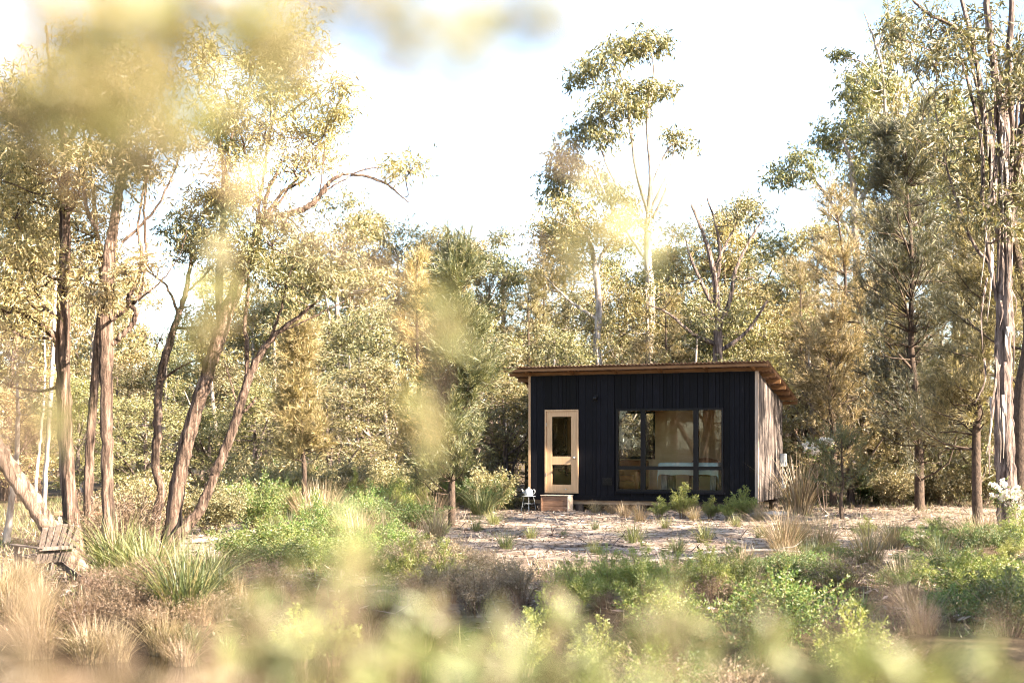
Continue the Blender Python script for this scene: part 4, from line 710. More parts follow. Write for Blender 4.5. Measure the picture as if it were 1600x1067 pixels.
FOREST = [(30, 470, 52, 'y'), (110, 440, 55, 'y'), (160, 500, 60, 'w'), (215, 505, 58, 'w'), (285, 520, 56, 'o'), (330, 500, 62, 'b'), (395, 490, 55, 'b'), (60, 540, 42, 'w'), (180, 560, 44, 'b'), (270, 570, 46, 'o'), (350, 560, 42, 'b'),
          (505, 365, 44, 'g'), (455, 440, 46, 'b'), (548, 295, 42, 'g'), (560, 400, 48, 'b'), (600, 330, 50, 'y'), (645, 345, 52, 'g'), (690, 350, 50, 'y'), (735, 375, 54, 'y'), (790, 362, 50, 'g'), (765, 430, 44, 's'), (825, 450, 42, 's'), (800, 500, 40, 'd'),
          (600, 470, 40, 'b'), (540, 500, 40, 'b'), (430, 560, 38, 'b'), (640, 520, 37, 'o'), (585, 560, 36, 'b'), (760, 520, 38, 'b'), (795, 590, 36, 'o'), (520, 600, 34, 'b'), (400, 600, 34, 'o'),
          (880, 345, 48, 'w'), (850, 420, 46, 's'), (905, 450, 44, 'b'), (965, 375, 50, 'g'), (1055, 385, 50, 'y'), (1085, 350, 54, 'g'), (990, 440, 43, 'w'), (1040, 460, 42, 's'), (1090, 470, 44, 'o'), (1155, 330, 47, 'y'), (1195, 325, 49, 'g'), (1190, 440, 43, 'w'), (1150, 470, 42, 'o'), (955, 500, 40, 'd'), (1070, 490, 40, 'd'), (880, 520, 39, 'o'), (1010, 530, 39, 's'),
          (1225, 395, 52, 'g'), (1235, 470, 45, 'y'), (1215, 540, 39, 'w'), (1285, 350, 46, 'y'), (1260, 500, 40, 's'), (1345, 440, 42, 's'), (1400, 380, 46, 'y'), (1480, 150, 46, 'g'), (1550, 170, 48, 'y'), (1420, 60, 50, 'g'), (1600, 250, 42, 's'), (1490, 380, 40, 's'), (1560, 420, 36, 's'), (1400, 520, 37, 's'), (1640, 300, 38, 'g'), (1330, 560, 37, 'b'), (1470, 560, 38, 'o'), (1540, 600, 36, 'b'), (1610, 500, 34, 's'),
          (430, 470, 39, 'd'), (560, 520, 38, 'd'), (680, 480, 39, 'd'), (620, 560, 36, 'd'), (745, 470, 41, 'd'), (860, 470, 41, 'd'), (1030, 400, 43, 'd'), (1170, 420, 43, 'd'), (1280, 470, 39, 'd'), (1360, 480, 40, 'd'), (1460, 450, 41, 'd'), (350, 520, 41, 'd'), (250, 540, 44, 'd'), (1545, 400, 40, 'd'),
          (40, 330, 44, 'y'), (130, 380, 48, 'g'), (195, 430, 50, 'y'), (340, 410, 48, 'y'), (400, 440, 46, 'g'), (5, 250, 40, 'y'), (450, 390, 50, 'y'),
          (-40, 420, 50, 'y'), (20, 600, 38, 'w'), (120, 590, 40, 'o'), (230, 620, 38, 'b'), (320, 640, 40, 'o')]
ZONES = [(120, 'behind the low-limbed stringy trunk'), (215, 'behind the forked stringy trunk'), (300, 'behind the S-curved trunk'), (370, 'behind the arching leaning trunk'), (440, 'behind the dark leaning fork'), (530, 'around the small golden she-oak'), (625, 'between the two feathery she-oaks'), (680, 'behind the pale feathery she-oak'), (755, 'behind the young she-oak'), (830, 'beside the left cabin edge'), (895, 'above the pine door'), (950, 'beside the thin curving white trunk'), (1035, 'beside the tallest slender gum'), (1100, 'above the big cabin window'), (1175, 'beside the grey bare-limbed gum'), (1240, 'above the roof corner'), (1320, 'around the slim golden-brown she-oak'), (1410, 'beside the wide shaded she-oak'), (1485, 'around the tall dark she-oak'), (9999, 'behind the ribbon-barked gum')]
def zone(px): return next(z for lim, z in ZONES if px < lim)
PHRASE = {'g': ('olive gum', 'pale-barked'), 'y': ('golden gum', 'brown-barked'), 'b': ('grey-green tree', 'bushy'), 'w': ('wattle', 'golden bushy'), 's': ('she-oak', 'brown-needled'), 'd': ('tree', 'nearly leafless pale'), 'o': ('tea-tree', 'round-crowned olive')}
for k_, (px, top, Yd, kd) in enumerate(FOREST):
    pr, hh, nm, lab, grp = KIND[kd]; x = (px - 800) / F * Yd; z0 = float(g(x, Yd)); h = EYE - (top - HY) / F * Yd - z0
    sc = h / hh; sxy = min(sc, 1.25) if sc > 1 else max(sc, .75)
    lab = ('tall ' if top < 400 else 'short ' if top > 530 else '') + PHRASE[kd][1] + ' ' + PHRASE[kd][0] + ' in the forest ' + zone(px)
    t = plant(nm, lab, 'tree', pr, (x, Yd, z0), sxy, k_ * 2.4, grp, sc)
# far belt of woodland that reads as one mass
bl, bt = MB(), MB(); rf = G(50); n = 900
fx = rf.uniform(-75, 80, n); fy = rf.uniform(72, 96, n); hh = 6.5 + 2.5 * np.sin(fx * .13) + rf.normal(size=n) * 1.2
for k_ in range(0, n, 3): bt.tube([(fx[k_], fy[k_], -.3), (fx[k_] + .3, fy[k_], hh[k_] * .8)], [.12, .05], 4)
nl = 70; t = rf.uniform(.12, 1, (n, nl)); P = np.stack([fx[:, None] + rf.normal(size=(n, nl)) * 1.1, fy[:, None] + rf.normal(size=(n, nl)) * 1.1, hh[:, None] * t], -1).reshape(-1, 3)
bl.leaves(P, rf.normal(size=P.shape), .5, .2, rg=rf)
fwood = thing('far_woodland', 'distant hazy belt of woodland beyond the forest trees', 'woodland', (0, 84, 0)); fwood['kind'] = 'stuff'
tag(bt.build('trunks', M['barkgrey'], fwood, (0, 84, 0)), kind='stuff'); tag(bl.build('foliage', M['gold'], fwood, (0, 84, 0)), kind='stuff')
# trees behind and left of the camera, seen only as reflections in the cabin window
for k_, (x, y, sc) in enumerate([(-13, 2, 1.1), (-17, 6, 1.0), (-12, -6, 1.2), (-20, -3, 1.3), (-24, 4, 1.3), (-18, -10, 1.3), (-26, 10, 1.2), (-9, -9, 1.2), (-15, 12, 1.0), (-22, 15, 1.1)]):
    plant('pondside_gum_tree', 'gum on the far side of the pond mirrored in the cabin window', 'tree', (PG1, PG2, PB1, PB2)[k_ % 4], (x, y, float(g(x, y))), sc, k_ * 1.3, 'gums reflected in the window')

for k_, (x, y, sc, lab) in enumerate([(14.6, 27.0, .9, 'gum that throws dappled shade on the cabin right wall'), (11.5, 8.0, .95, 'gum on the right bank that shades the heath'), (14.0, 12.5, 1.0, 'second gum on the right bank that shades the slope'), (13.0, 17.4, .95, 'gum beyond the slope that throws streaks of shade on the sand')]):
    plant('bank_gum_tree', lab, 'tree', (PG2, PG1)[k_ % 2], (x, y, float(g(x, y))), sc, k_ * 1.9)
# ------------------------------------------------------------------ shrubs, tussocks and undergrowth
bt, bl = bush(.8, .75, G(61), 34, 26, 11, .035, .011, upright=.55, tip=.30); SH1 = protos('h', [('stems', bt, 'brown'), ('foliage', bl, 'heath')])
bt, bl = bush(.7, .8, G(62), 30, 26, 11, .035, .012, upright=.4, tip=.34); SH2 = protos('h', [('stems', bt, 'brown'), ('foliage', bl, 'heath')])
bt, bl = bush(1.0, .5, G(63), 26, 34, 12, .04, .010, upright=.75, tip=.26); PL = protos('h', [('stems', bt, 'brown'), ('foliage', bl, 'lime')])
bt, bl = bush(1.3, .9, G(64), 40, 30, 11, .06, .02, upright=.5, tip=.30); SHB = protos('h', [('stems', bt, 'brown'), ('foliage', bl, 'blue')])
bt, bl = bush(.7, .6, G(65), 60, 12, 5, .05, .006, upright=.5, tip=.35, stem_r=.004); DRY = protos('h', [('stems', bt, 'brown'), ('twigs', bl, 'brown')])
bt, bl = bush(1.2, 1.0, G(66), 36, 30, 11, .05, .016, upright=.5, tip=.30); SHG = protos('h', [('stems', bt, 'brown'), ('foliage', bl, 'heath')])
bt, bl = bush(.8, .6, G(64, 1), 30, 26, 10, .035, .008, upright=.6, tip=.28); PINK = protos('h', [('stems', bt, 'brown'), ('foliage', bl, 'straw')])
TU1 = protos('t', [('blades', tussock(320, .85, .75, .014, G(67)), 'tus')]); TU2 = protos('t', [('blades', tussock(150, .5, .42, .010, G(68)), 'tus')])
TUS = protos('t', [('blades', tussock(260, .75, .6, .008, G(69), .5), 'straw')]); TUD = protos('t', [('blades', tussock(260, 1.25, .8, .016, G(70), .25), 'straw')])
TUG = protos('t', [('blades', tussock(300, .75, .7, .011, G(71)), 'sedge')])
LEFTZ = ((60, ' below the slatted chair'), (125, ' below the leaning flaky trunk'), (175, ' below the low-limbed trunk'), (225, ' below the forked trunk'), (275, ' below the S-curved trunk'), (335, ' below the dark strappy tussock'), (410, ' below the path mouth'), (470, ' right of the path mouth'), (540, ' below the small golden she-oak'), (620, ' between the golden and the young she-oak'), (720, ' below the young she-oak'), (830, ' below the kettle stool'), (920, ' below the pine door'), (1000, ' below the vent'), (1060, ' below the left window panes'), (1130, ' below the right window panes'), (1250, ' below the sunlit cabin wall'), (1340, ' near the bare-footed sapling'), (1420, ' near the wide shaded she-oak'), (1500, ' near the tall dark she-oak'), (9999, ' near the ribbon-barked gum'))
def nz(px): return next(z for l_, z in LEFTZ if px < l_)
def loc(px, Y):
    x = (px - 800) / F * Y; p_ = gz(x, Y); p_[2] = max(p_[2], -.47); return p_
ra = G(72)
# in front of the cabin
for px, Yd, sc, lab in ((1066, 29.6, .78, 'tall lime plume shrub in front of the window middle'), (1160, 29.4, .74, 'pointed lime plume shrub before the cabin corner'), (1110, 29.6, .55, 'short lime shrub between the two plume shrubs under the window'), (1030, 29.5, .5, 'low lime shrub below the left edge of the table window'), (1138, 29.3, .5, 'small lime shrub beside the pointed plume')):
    plant('plume_shrub', lab, 'shrub', PL, loc(px, Yd), sc, px, 'lime shrubs along the cabin front')
for px, Yd, sc in ((975, 30, .6), (1000, 29, .7), (1085, 29, .6), (1185, 29.0, .7), (955, 31, .5), (930, 31.5, .5)):
    simple('straw_tussock', 'dry straw tussock at the foot of the cabin front' + nz(px), 'grass tussock', TUS, loc(px, Yd), sc, px, 'straw tussocks along the cabin front')
simple('spiky_tussock', 'tall spiky straw-coloured tussock beside the sunlit cabin wall', 'grass tussock', TUD, loc(1248, 31.0), 1.25, .4)
simple('spiky_tussock', 'dark green tussock just left of the stool', 'grass tussock', TUG, loc(790, 34.5), 1.0, 1.1); simple('spiky_tussock', 'broad dark tussock beside the young she-oak foot', 'grass tussock', TUG, loc(752, 31.0), 1.1, 2.1)
for px, Yd, sc, lab in ((772, 27.0, .85, 'small green tussock on bare sand before the wooden crate'), (990, 21.8, 1.0, 'upright green tussock standing alone on the sand before the cabin'), (1100, 22.0, .95, 'pale bushy tussock on the sand near the upright green one'), (745, 25.2, .8, 'little tussock near the young she-oak trunk'), (1190, 23.0, .8, 'small tussock at the right edge of the sand'), (690, 24.0, .95, 'tussock leaning against the undergrowth by the young she-oak'), (880, 24, .45, 'tiny tussock in the middle of the sand'), (1240, 21, .9, 'tussock at the foot of the right-hand heath'), (830, 22.5, .6, 'low tussock on the sand in line with the kettle'), (930, 25.5, .55, 'low tussock on the sand in line with the wall lamp'), (1040, 25.5, .6, 'low tussock between the table window and the upright green one'), (1150, 25.8, .7, 'tussock on the sand before the pointed plume shrub'), (790, 20.0, .75, 'wide tussock at the near end of the sand beside the thicket'), (1060, 19.5, .7, 'tussock at the near end of the sand below the window'), (930, 19.2, .6, 'tussock at the near end of the sand below the vent')):
    simple('sand_tussock', lab, 'grass tussock', TU2, loc(px, Yd), sc, px, 'tussocks on the bare sand')
simple('lomandra_tussock', 'big yellow-green strappy tussock on the pond bank below the leaning trunk', 'grass tussock', TU1, loc(190, 15.4), 1.15, 0)
simple('lomandra_tussock', 'big dark green strappy tussock overhanging the pond edge', 'grass tussock', TUG, loc(285, 13.4), 1.25, 1)
simple('lomandra_tussock', 'yellow-green tussock between the two strappy pond tussocks', 'grass tussock', TU1, loc(235, 14.6), 1.0, 2)
simple('lomandra_tussock', 'green tussock on the path side of the pond bank', 'grass tussock', TU1, loc(330, 14.6), .8, 2)
for k_ in range(26):
    px, Yd = ra.uniform(-10, 190), ra.uniform(12.2, 14.6)
    if ra.random() < .3: px += 130
    simple('reed_tussock', 'dry pinkish reed tussock on the pond bank' + nz(px), 'grass tussock', TUS, loc(px, Yd), ra.uniform(.45, .8), px, 'dry reeds of the pond bank')
for k_ in range(34):
    px = ra.uniform(200, 760); Yd = 12.6 + ra.uniform(0, 1.9)
    pr, nm, lab, grp = ((TUS, 'edge_reed_tussock', 'dry reed tussock lining the pond' + nz(px), 'dry reeds lining the pond'), (TU2, 'edge_green_tussock', 'small green tussock lining the pond' + nz(px), 'green tussocks lining the pond'), (TUG, 'edge_sedge_tussock', 'dark sedge tussock lining the pond' + nz(px), 'dark sedges lining the pond'))[k_ % 3]
    simple(nm, lab, 'grass tussock', pr, loc(px, Yd), ra.uniform(.35, .62), px, grp)
for px, Yd, sc in ((215, 13.3, .7), (180, 13.4, .65), (420, 14.4, .6), (400, 13.6, .6), (250, 13.1, .6), (150, 13.7, .6), (340, 13.4, .55), (300, 13.2, .5), (225, 13.8, .7), (130, 13.2, .6)):
    plant('dry_shrub', 'dead brown twiggy shrub on the pond edge' + nz(px), 'shrub', DRY, loc(px, Yd), sc, px, 'dead shrubs of the pond edge')
for px, Yd, sc in ((185, 18.9, 1.3), (215, 19.5, 1.4), (160, 19.8, 1.4)):
    plant('dry_shrub', 'tall tangle of brown twigs around the stringy trunks', 'shrub', DRY, loc(px, Yd), sc, px, 'twig tangles at the stringy trunks')
# undergrowth left of the cabin
for k_ in range(30):
    px, Yd = ra.uniform(400, 690), ra.uniform(18.5, 31)
    if (px > 600 and Yd < 24): px -= 150
    pr, nm, lab, grp = ((SHG, 'heath_shrub', 'green heath shrub in the thicket left of the young she-oak', 'green thicket shrubs'), (PL, 'plume_shrub', 'lime feathery shrub in the thicket left of the young she-oak', 'lime thicket shrubs'), (SH1, 'low_shrub', 'low fine-leafed shrub filling the thicket left of the clearing', 'low thicket shrubs'))[k_ % 3]
    lab = lab.replace(' left of the young she-oak', '').replace(' left of the clearing', '') + (' at its near edge' if Yd < 22.5 else ' in its middle' if Yd < 27 else ' at its back') + (' towards the path' if px < 480 else ' towards the young she-oak' if px > 590 else ' below the golden she-oaks')
    plant(nm, lab, 'shrub', pr, loc(px, Yd), ra.uniform(.4, 1.05), px, grp, ra.uniform(.45, 1.15))
for k_ in range(22):
    px, Yd = ra.uniform(400, 690), ra.uniform(17, 28)
    pr, nm, lab, grp = ((TUD, 'thicket_reed_tussock', 'tall straw-coloured tussock poking out of the thicket', 'straw tussocks in the thicket'), (TUG, 'thicket_sedge_tussock', 'dark green tussock poking out of the thicket', 'dark tussocks in the thicket'))[k_ % 2]
    lab += (' towards the path' if px < 480 else ' beside the young she-oak' if px > 600 else ' below the golden she-oaks') + (' at its near edge' if Yd < 21 else ' further in')
    simple(nm, lab, 'grass tussock', pr, loc(px, Yd), ra.uniform(.5, .9), px, grp)
for px, Yd, sc in ((330, 24, .8), (420, 30, 1.1), (455, 29, 1.2), (520, 31, 1.2), (560, 32, 1.1), (240, 24, 1.0), (600, 33, 1.0), (210, 22, .9), (380, 27, .8)):
    plant('grey_green_shrub', 'grey-green broad-leafed shrub in shade' + nz(px), 'shrub', SHB, loc(px, Yd), sc, px, 'grey-green path shrubs')
for px, Yd, sc in ((395, 17.2, .75), (430, 17.6, .7), (465, 18.3, .7), (500, 17.0, .6), (440, 16.2, .55), (540, 17.5, .6), (590, 18.5, .55), (640, 19.5, .5), (560, 16, .5), (610, 16.5, .45)):
    plant('heath_shrub', 'bright green heath shrub in the open' + nz(px), 'shrub', SHG, loc(px, Yd), sc, px, 'heath beside the path mouth', sc * .72)
for px, Yd, sc in ((690, 15.2, .75), (660, 14.6, .8), (725, 14.8, .7), (630, 15.4, .8), (700, 16.2, .6), (750, 15.6, .5), (700, 13.6, .65), (745, 13.2, .7), (780, 14.0, .65), (660, 13.4, .65), (815, 13.4, .6)):
    plant('dry_heath_shrub', ('small ' if sc < .66 else '') + 'pinkish dry feathery shrub ' + ('beside the water' if Yd < 14.2 else 'back from the water' if Yd > 15 else 'on the pond bank') + nz(px), 'shrub', PINK, loc(px, Yd), sc, px, 'pinkish shrubs by the pond sand')
for px, Yd, sc in ((850, 15.6, .75), (900, 16.0, .7), (950, 16.4, .75), (1000, 16.6, .8), (1050, 16.2, .75), (820, 15.0, .7), (1100, 16.6, .7), (1010, 15.2, .8), (930, 14.6, .75), (1150, 16.8, .7), (640, 17.6, .7), (700, 18.0, .6), (520, 15.6, .8), (470, 15.4, .7)):
    plant('sunlit_plume_shrub', 'sunlit yellow-lime plume shrub along the near edge of the sand' + nz(px), 'shrub', PL, loc(px, Yd - 3.4), .58, px * 1.7, 'yellow-lime shrubs at the sand edge')
# heath along the front of the clearing and the right bank
for k_ in range(30):
    px, Yd = ra.uniform(830, 1600), ra.uniform(11, 17.5)
    simple('bank_straw_tussock', 'dry straw tussock among the bank heath' + nz(px), 'grass tussock', (TUS, TU2)[k_ % 2], loc(px, Yd), ra.uniform(.4, .7), px, 'straw tussocks of the bank')
for k_ in range(70):
    px, Yd = ra.uniform(800, 1640), ra.uniform(9.5, 17.5)
    if px < 1000 and Yd > 15.5: Yd -= 2
    if px > 1250: Yd += ra.uniform(0, 3.0)
    if px < 900 and Yd < 13: px += 200
    pr, nm, lab, grp = ((SH1, 'heath_shrub', 'fine-leafed green heath shrub on the right-hand bank', 'green heath of the right bank'), (SH2, 'spreading_heath_shrub', 'low spreading green heath shrub on the right-hand bank', 'spreading heath of the right bank'), (PL, 'plume_shrub', 'lime feathery shrub on the right-hand bank', 'lime shrubs of the right bank'), (SH1, 'heath_shrub', 'fine-leafed green heath shrub on the right-hand bank', 'green heath of the right bank'), (DRY, 'dry_shrub', 'dead twiggy shrub among the right-hand heath', 'dead shrubs in the heath'))[k_ % 5]
    yt = (905 if px < 1000 else 885 if px < 1200 else 850) + ra.uniform(5, 60); hm = {id(SH1): .8, id(SH2): .7, id(PL): 1.0, id(DRY): .7}[id(pr)]; sc = np.clip((EYE - (yt - HY) / F * Yd) / hm, .3, .9)
    lab = lab.replace('on the right-hand bank', 'on the bank').replace('among the right-hand heath', 'on the bank') + (' low down' if Yd < 11.5 else ' part way up' if Yd < 14 else ' near the sand') + next(z for l_, z in ((920, ' below the pine door'), (1040, ' below the left window panes'), (1160, ' below the right window panes'), (1280, ' below the sunlit cabin wall'), (1400, ' below the bare-footed sapling'), (1500, ' below the tall dark she-oak'), (9999, ' below the ribbon-barked gum')) if px < l_)
    plant(nm, lab, 'shrub', pr, loc(px, Yd), max(sc, .5) if Yd < 13 else sc + .12, px, grp, sc)
for k_ in range(20):
    px, Yd = ra.uniform(1220, 1620), ra.uniform(16.5, 21); pr, nm, lab, grp = ((TUS, 'straw_tussock', 'dry straw tussock on the slope' + nz(px), 'straw tussocks before the she-oaks'), (TU2, 'green_tussock', 'green tussock on the slope' + nz(px), 'green tussocks before the she-oaks'))[k_ % 2]
    simple(nm, lab, 'grass tussock', pr, loc(px, Yd), ra.uniform(.7, 1.2), px, grp)
for px, Yd, sc in ((1480, 20.5, .9), (1440, 20, .8), (1520, 19.5, .9), (1400, 21, .7), (1560, 18.5, .9), (1590, 19, 1.0), (1460, 24, .6), (1350, 22, .6)):
    plant('lime_heath_shrub', 'sunlit lime-green shrub on the slope' + nz(px), 'shrub', PL if px % 20 else SH1, loc(px, Yd), sc * .7, px, 'lime shrubs before the ribbon gum')
for k_ in range(16):
    px, Yd = ra.uniform(1270, 1640), ra.uniform(35, 40); plant('shade_shrub', 'dark green shrub in deep shade' + nz(px), 'shrub', (SHG, SHB)[k_ % 2], loc(px, Yd), ra.uniform(.8, 1.3), px, 'shrubs under the she-oaks')
for k_ in range(12):
    px, Yd = ra.uniform(540, 795), ra.uniform(33, 38); plant('shade_shrub', 'green shrub under the trees' + nz(px), 'shrub', (SHG, SHB)[k_ % 2], loc(px, Yd), ra.uniform(.8, 1.2), px, 'shrubs left of the cabin')
bt, bl = she_oak(2.1, .75, G(73), 40, .045, lo=.22, L=.10, W=.009, power=.35, tufts=7)
plant('wattle_sapling', 'little green sapling with a bare dark foot right of the spiky tussock', 'sapling', protos('w', [('trunk', bt, 'barkdark'), ('crown', bl, 'oakgreen')]), loc(1316, 28.5), .88)
def blossom(name, label, pts, Y, basepx, seed):
    rg = G(seed); bt, bl, bf = MB(), MB(), MB(); base = loc(basepx, Y)
    for (px, py, rp) in pts:
        e = at(px, py, Y); limb(bt, base - A(0, 0, .04), e, .012, .004, rg, .05, 5); rr = rp * Y / F
        c = e + rg.normal(size=(9, 3)) * A(rr, rr, rr * .5); P = np.repeat(c, 26, 0); D = rg.normal(size=P.shape) + A(0, 0, .4); bf.leaves(P + rg.normal(size=P.shape) * .006, D, .055, .030, rg=rg)
        P = e + rg.normal(size=(40, 3)) * rr * 1.3 - A(0, 0, rr); bl.leaves(P, rg.normal(size=P.shape), .09, .025, rg=rg)
    t = thing(name, label, 'shrub', base); bt.build('stems', M['brown'], t, base); bl.build('foliage', M['heath'], t, base); bf.build('flowers', M['flower'], t, base)
blossom('flowering_shrub', 'white and pink blossom heads at the foot of the massive ribbon-barked trunk', [(1562, 758, 8), (1578, 768, 9), (1590, 775, 10), (1600, 788, 10), (1568, 778, 8), (1606, 765, 8), (1588, 792, 8)], 22.3, 1600, 81)
blossom('flowering_shrub', 'white blossom heads beside the sunlit cabin wall above the spiky tussock', [(1262, 697, 4), (1270, 703, 6), (1277, 706, 5), (1289, 688, 5), (1295, 691, 4)], 30.0, 1290, 82)
# fallen limbs and stones
for k_, (px, Yd, ln, a_, r0, lab) in enumerate(((1100, 19.2, 1.6, .1, .03, 'thin pale fallen limb across the middle of the sand'), (880, 20.5, 1.3, -.2, .025, 'short fallen branch on the sand before the crate'), (1000, 17.8, 1.9, .25, .03, 'long fallen branch along the heath edge'), (1385, 21.5, 1.1, -.5, .045, 'dark broken limb lying before the tall dark she-oak'), (1410, 21.7, .9, .4, .05, 'short charred log lying by the broken limb'), (800, 23, 1.2, .05, .02, 'slim stick lying on the sand near the young she-oak'), (300, 21.5, 1.8, .15, .04, 'grey limb lying across the sandy path'), (1190, 26, 1.5, -.12, .03, 'pale branch on the sand near the cabin corner'))):
    p = loc(px, Yd); rg = G(90 + k_); bb = MB(); e = A(math.cos(a_), math.sin(a_), 0) * ln; pts = curve([[0, 0, r0 * .8], [*(e[:2] * .5 + rg.normal(size=2) * .06), r0 + .03], [*e[:2], r0 * .5]], 10); bb.tube(pts, np.linspace(r0, r0 * .35, len(pts)), 7)
    for f in (4, 6): limb(bb, pts[f], pts[f] + A(rg.normal() * .25, rg.normal() * .2, .08 + abs(rg.normal()) * .1), r0 * .4, .005, rg)
    o = bb.build('fallen_branch', M['barkgrey' if k_ % 2 else 'barkpale']); o.location = tuple(p); tag(o, lab, 'branch')
for k_, (px, Yd, sz_, lab) in enumerate(((1205, 30.2, .16, 'grey flat stone under the cabin right corner'), (1228, 31.0, .14, 'rounded stone beside the spiky tussock foot'), (1186, 30.2, .12, 'small stone before the pale corner board'))):
    rg = G(120 + k_); bm = bmesh.new(); bmesh.ops.create_icosphere(bm, subdivisions=3, radius=1)
    ph = rg.uniform(0, 6, 6)
    for v in bm.verts: f = 1 + .14 * math.sin(3 * v.co.x + ph[0]) + .12 * math.sin(4 * v.co.y + ph[1]) + .08 * math.sin(6 * v.co.z + 5 * v.co.x + ph[2]); v.co = Vector((v.co.x * f * 1.4, v.co.y * f, v.co.z * f * .5)) * sz_
    me = bpy.data.meshes.new('stone'); bm.to_mesh(me); bm.free(); me.materials.append(M['stone']); me.polygons.foreach_set('use_smooth', [True] * len(me.polygons)); o = link('stone', me); p = loc(px, Yd); o.location = (p[0], p[1], p[2] + sz_ * .2); tag(o, lab, 'stone')
# leaf litter, low grass
rg = G(130); n = 64000; x = rg.uniform(-9, 12, n); y = rg.uniform(12, 36, n); P = np.stack([x, y, g(x, y) + rg.uniform(.003, .03, n)], -1)
D = rg.normal(size=(n, 3)) * A(1, .8, .16); bb = MB(); ln = rg.choice([.06, .09, .14, .32, .5], n, p=[.36, .34, .18, .09, .03]); bb.leaves(P, D, ln, np.where(ln > .25, .018, ln * .24), side=np.tile(A(0, 0, 1), (n, 1)) + rg.normal(size=(n, 3)) * .35, rg=rg)
tag(bb.build('leaf_litter', M['litter']), 'dry leaves and bark strips strewn over the sandy ground', 'leaf litter', None, 'stuff')
def grass(n, box, keep, h, w, seed):
    rg = G(seed); x = rg.uniform(box[0], box[1], n); y = rg.uniform(box[2], box[3], n); k = keep(x, y) > rg.uniform(0, 1, n); x, y = x[k], y[k]; z = g(x, y); k = z > -.44; x, y, z = x[k], y[k], z[k]
    P = np.stack([x, y, z - .01], -1); D = rg.normal(size=P.shape) * A(.5, .5, 0) + A(0, 0, 1); b_ = MB(); b_.leaves(P, D, h * rg.uniform(.4, 1.2, len(P)), w, rg=rg, mid=.3); return b_
clump = lambda x, y: np.clip((.5 + .5 * np.sin(x * 2.1 + np.sin(y * 1.7) * 2) * np.sin(y * 1.5 + x)), 0, 1)
tag(grass(90000, (-14, 16, 11, 42), lambda x, y: (1 - bare(x, y)) ** 2 * clump(x, y), .22, .010, 131).build('green_grass', M['tus']), 'short green grass around the clearing', 'grass', None, 'stuff')
tag(grass(60000, (-12, 14, 11, 38), lambda x, y: (1 - bare(x, y) * .93) * (1 - clump(x, y)), .18, .008, 132).build('straw_grass', M['straw']), 'thin dry straw grass on the ground', 'grass', None, 'stuff')

# ------------------------------------------------------------------ out-of-focus shrubs right in front of the lens
def near_shrub(name, label, cat, base, tips, seed, leaf='near', L=0.026, W=0.0052, top=None):
    """tips: (px, py, distance, rx px, ry px, leaves); every tip is a leafy sprig on its own stem from the base"""
    rg = G(seed); bt, bl = MB(), MB(); base = A(*base)
    for (px, py, Yd, rx, ry, n) in tips:
        e = at(px, py, Yd); r = A(rx * Yd / F, rx * Yd / F * 1.2, ry * Yd / F)
        st_ = base + A(rg.normal() * .03, rg.normal() * .03, 0); 
        if top is not None: st_ = A(*top)
        bot = e - A(0, 0, r[2]) if top is None else e + A(-r[0], 0, r[2])
        pts = curve([st_, st_ + (bot - st_) * A(.5, .5, .6) + rg.normal(size=3) * .02, bot, e + A(rg.normal() * .01, 0, r[2] if top is None else -r[2] * .5)], 18); bt.tube(pts, np.linspace(.0018, .0006, len(pts)), 5)
        ns = max(3, n // 14); d = nrm(rg.normal(size=(ns, 3)) + A(0, 0, .35)); root = e - A(0, 0, r[2] * .8)
        for q in range(ns):                                   # a side twig with leaves in two ranks
            tipq = e + d[q] * r * rg.uniform(.45, 1.15); tw = curve([root + (e - root) * rg.uniform(0, .9), (root + tipq) / 2 + rg.normal(size=3) * r * .15, tipq], 8); bt.tube(tw, np.linspace(.0009, .0004, len(tw)), 3)
            f = np.linspace(.15, 1, 9); ii = (f * (len(tw) - 1)).astype(int); ax = nrm(np.gradient(tw, axis=0))[ii]; P = tw[ii]; D = ax * .8 + rg.normal(size=(9, 3)) * .55
            sz = rg.uniform(.6, 1.3, 9); bl.leaves(P, D, L * sz, W * sz, rg=rg)
    t = thing(name, label, cat, base); bt.build('stems', M['brown'], t, base); bl.build('foliage', M[leaf], t, base); return t
near_shrub('tea_tree_shrub', 'blurred cream-green tea-tree sprigs rising at the middle of the pond edge', 'shrub', (-.10, .78, 0),
           [(540, 930, .80, 75, 85, 60), (520, 1030, .74, 110, 50, 80), (610, 1040, 1.0, 80, 40, 80), (470, 960, 1.1, 50, 60, 50), (560, 860, 1.0, 40, 60, 36), (640, 960, 1.1, 60, 60, 40)], 201)
near_shrub('tea_tree_shrub', 'blurred sprig group low before the right-hand heath', 'shrub', (.12, .8, 0),
           [(1010, 985, 1.0, 70, 45, 60), (1060, 1030, .8, 110, 45, 80), (960, 1045, .85, 90, 36, 60), (1140, 1015, 1.1, 60, 40, 50), (1060, 945, 1.2, 40, 36, 24), (880, 975, 1.1, 45, 32, 28), (860, 1055, .9, 60, 26, 30)], 202)
near_shrub('tea_tree_shrub', 'soft blurred sprig band between the two sprig groups at the pond', 'shrub', (-.02, .84, 0),
           [(700, 1030, .85, 60, 40, 40), (770, 1055, .8, 60, 24, 36), (790, 1000, 1.0, 40, 36, 22), (700, 975, 1.1, 40, 40, 20), (420, 1040, .9, 60, 36, 40), (330, 1030, 1.0, 50, 30, 24)], 209)
near_shrub('tea_tree_shrub', 'soft blurred sprig band under the sunlit cabin wall', 'shrub', (.20, .84, 0),
           [(1210, 1035, .85, 60, 36, 40), (1270, 1055, .85, 60, 24, 34), (1200, 990, 1.1, 40, 36, 20), (1360, 1055, .9, 60, 26, 34)], 211)
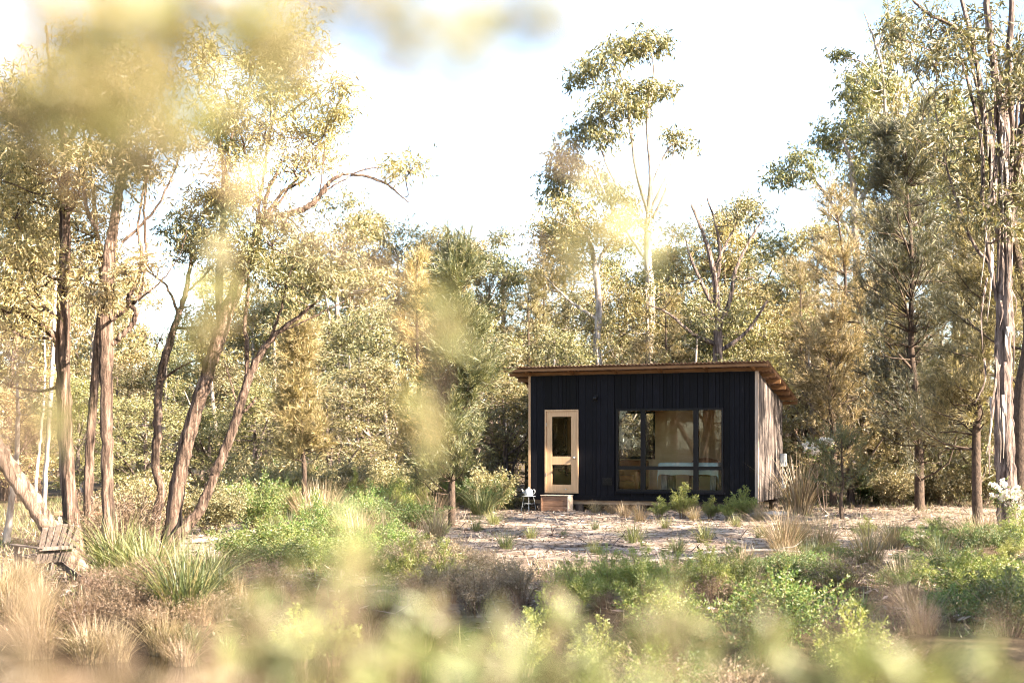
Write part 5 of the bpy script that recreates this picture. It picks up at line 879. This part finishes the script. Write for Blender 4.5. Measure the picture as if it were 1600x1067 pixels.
near_shrub('tea_tree_shrub', 'blurred sprig tips at the lower right bank', 'shrub', (.30, .82, 0),
           [(1380, 1010, .8, 40, 30, 26), (1450, 1045, .8, 110, 30, 80), (1540, 1040, .82, 60, 30, 40), (1320, 1050, .8, 50, 26, 30)], 203)
near_shrub('tea_tree_shrub', 'pinkish blurred dry sprigs across the dark pond', 'shrub', (-.24, .72, 0),
           [(40, 1050, .70, 80, 30, 60), (180, 1060, .70, 120, 24, 60), (330, 1062, .70, 90, 22, 40), (560, 985, .72, 60, 40, 26), (30, 640, .75, 60, 70, 24), (60, 960, .9, 70, 60, 16)], 204, 'nearpink')
near_shrub('tea_tree_shrub', 'blurred green sprig low over the pond tussocks', 'shrub', (-.16, .86, 0),
           [(395, 965, .80, 50, 34, 34), (455, 1050, .75, 60, 26, 40)], 205)
rt = G(210); btk = MB(); base = gz(-.95, .25); tp = A(-.5, .5, 2.05)
ov = near_shrub('overhanging_sapling', 'large blurred olive leaf mass hanging over the stringy trunks', 'sapling', base,
           [(70, 50, .50, 120, 80, 100), (200, 40, .50, 120, 70, 100), (310, 70, .52, 110, 70, 95), (130, 150, .50, 140, 60, 80), (400, 50, .55, 80, 50, 90), (40, 190, .55, 80, 50, 60), (460, 15, .58, 70, 40, 50), (280, 170, .6, 90, 45, 70), (220, 210, .65, 110, 40, 60), (590, 18, .5, 36, 22, 26), (735, 60, .5, 22, 40, 9), (850, 10, .5, 50, 20, 8), (670, 80, .45, 60, 16, 6), (470, 110, .55, 50, 60, 14), (160, 260, .6, 90, 40, 18),
            (668, 610, .80, 24, 90, 22), (680, 500, .82, 18, 40, 7), (360, 420, .9, 40, 80, 18), (380, 300, .9, 40, 40, 10), (325, 520, .92, 26, 40, 8), (105, 660, .9, 24, 40, 8), (950, 300, .8, 70, 60, 10), (1040, 350, .82, 36, 36, 6), (890, 440, .85, 30, 40, 5)], 208, 'nearolive', top=tp, L=.026, W=.0058)
st_pts = curve([[*(base - A(0, 0, .05)), .022], [-.92, .3, .9, .018], [-.8, .38, 1.6, .014], [*tp, .007]], 16); btk.tube(st_pts[:, :3], st_pts[:, 3], 8); btk.build('trunk', M['bark'], ov, base)
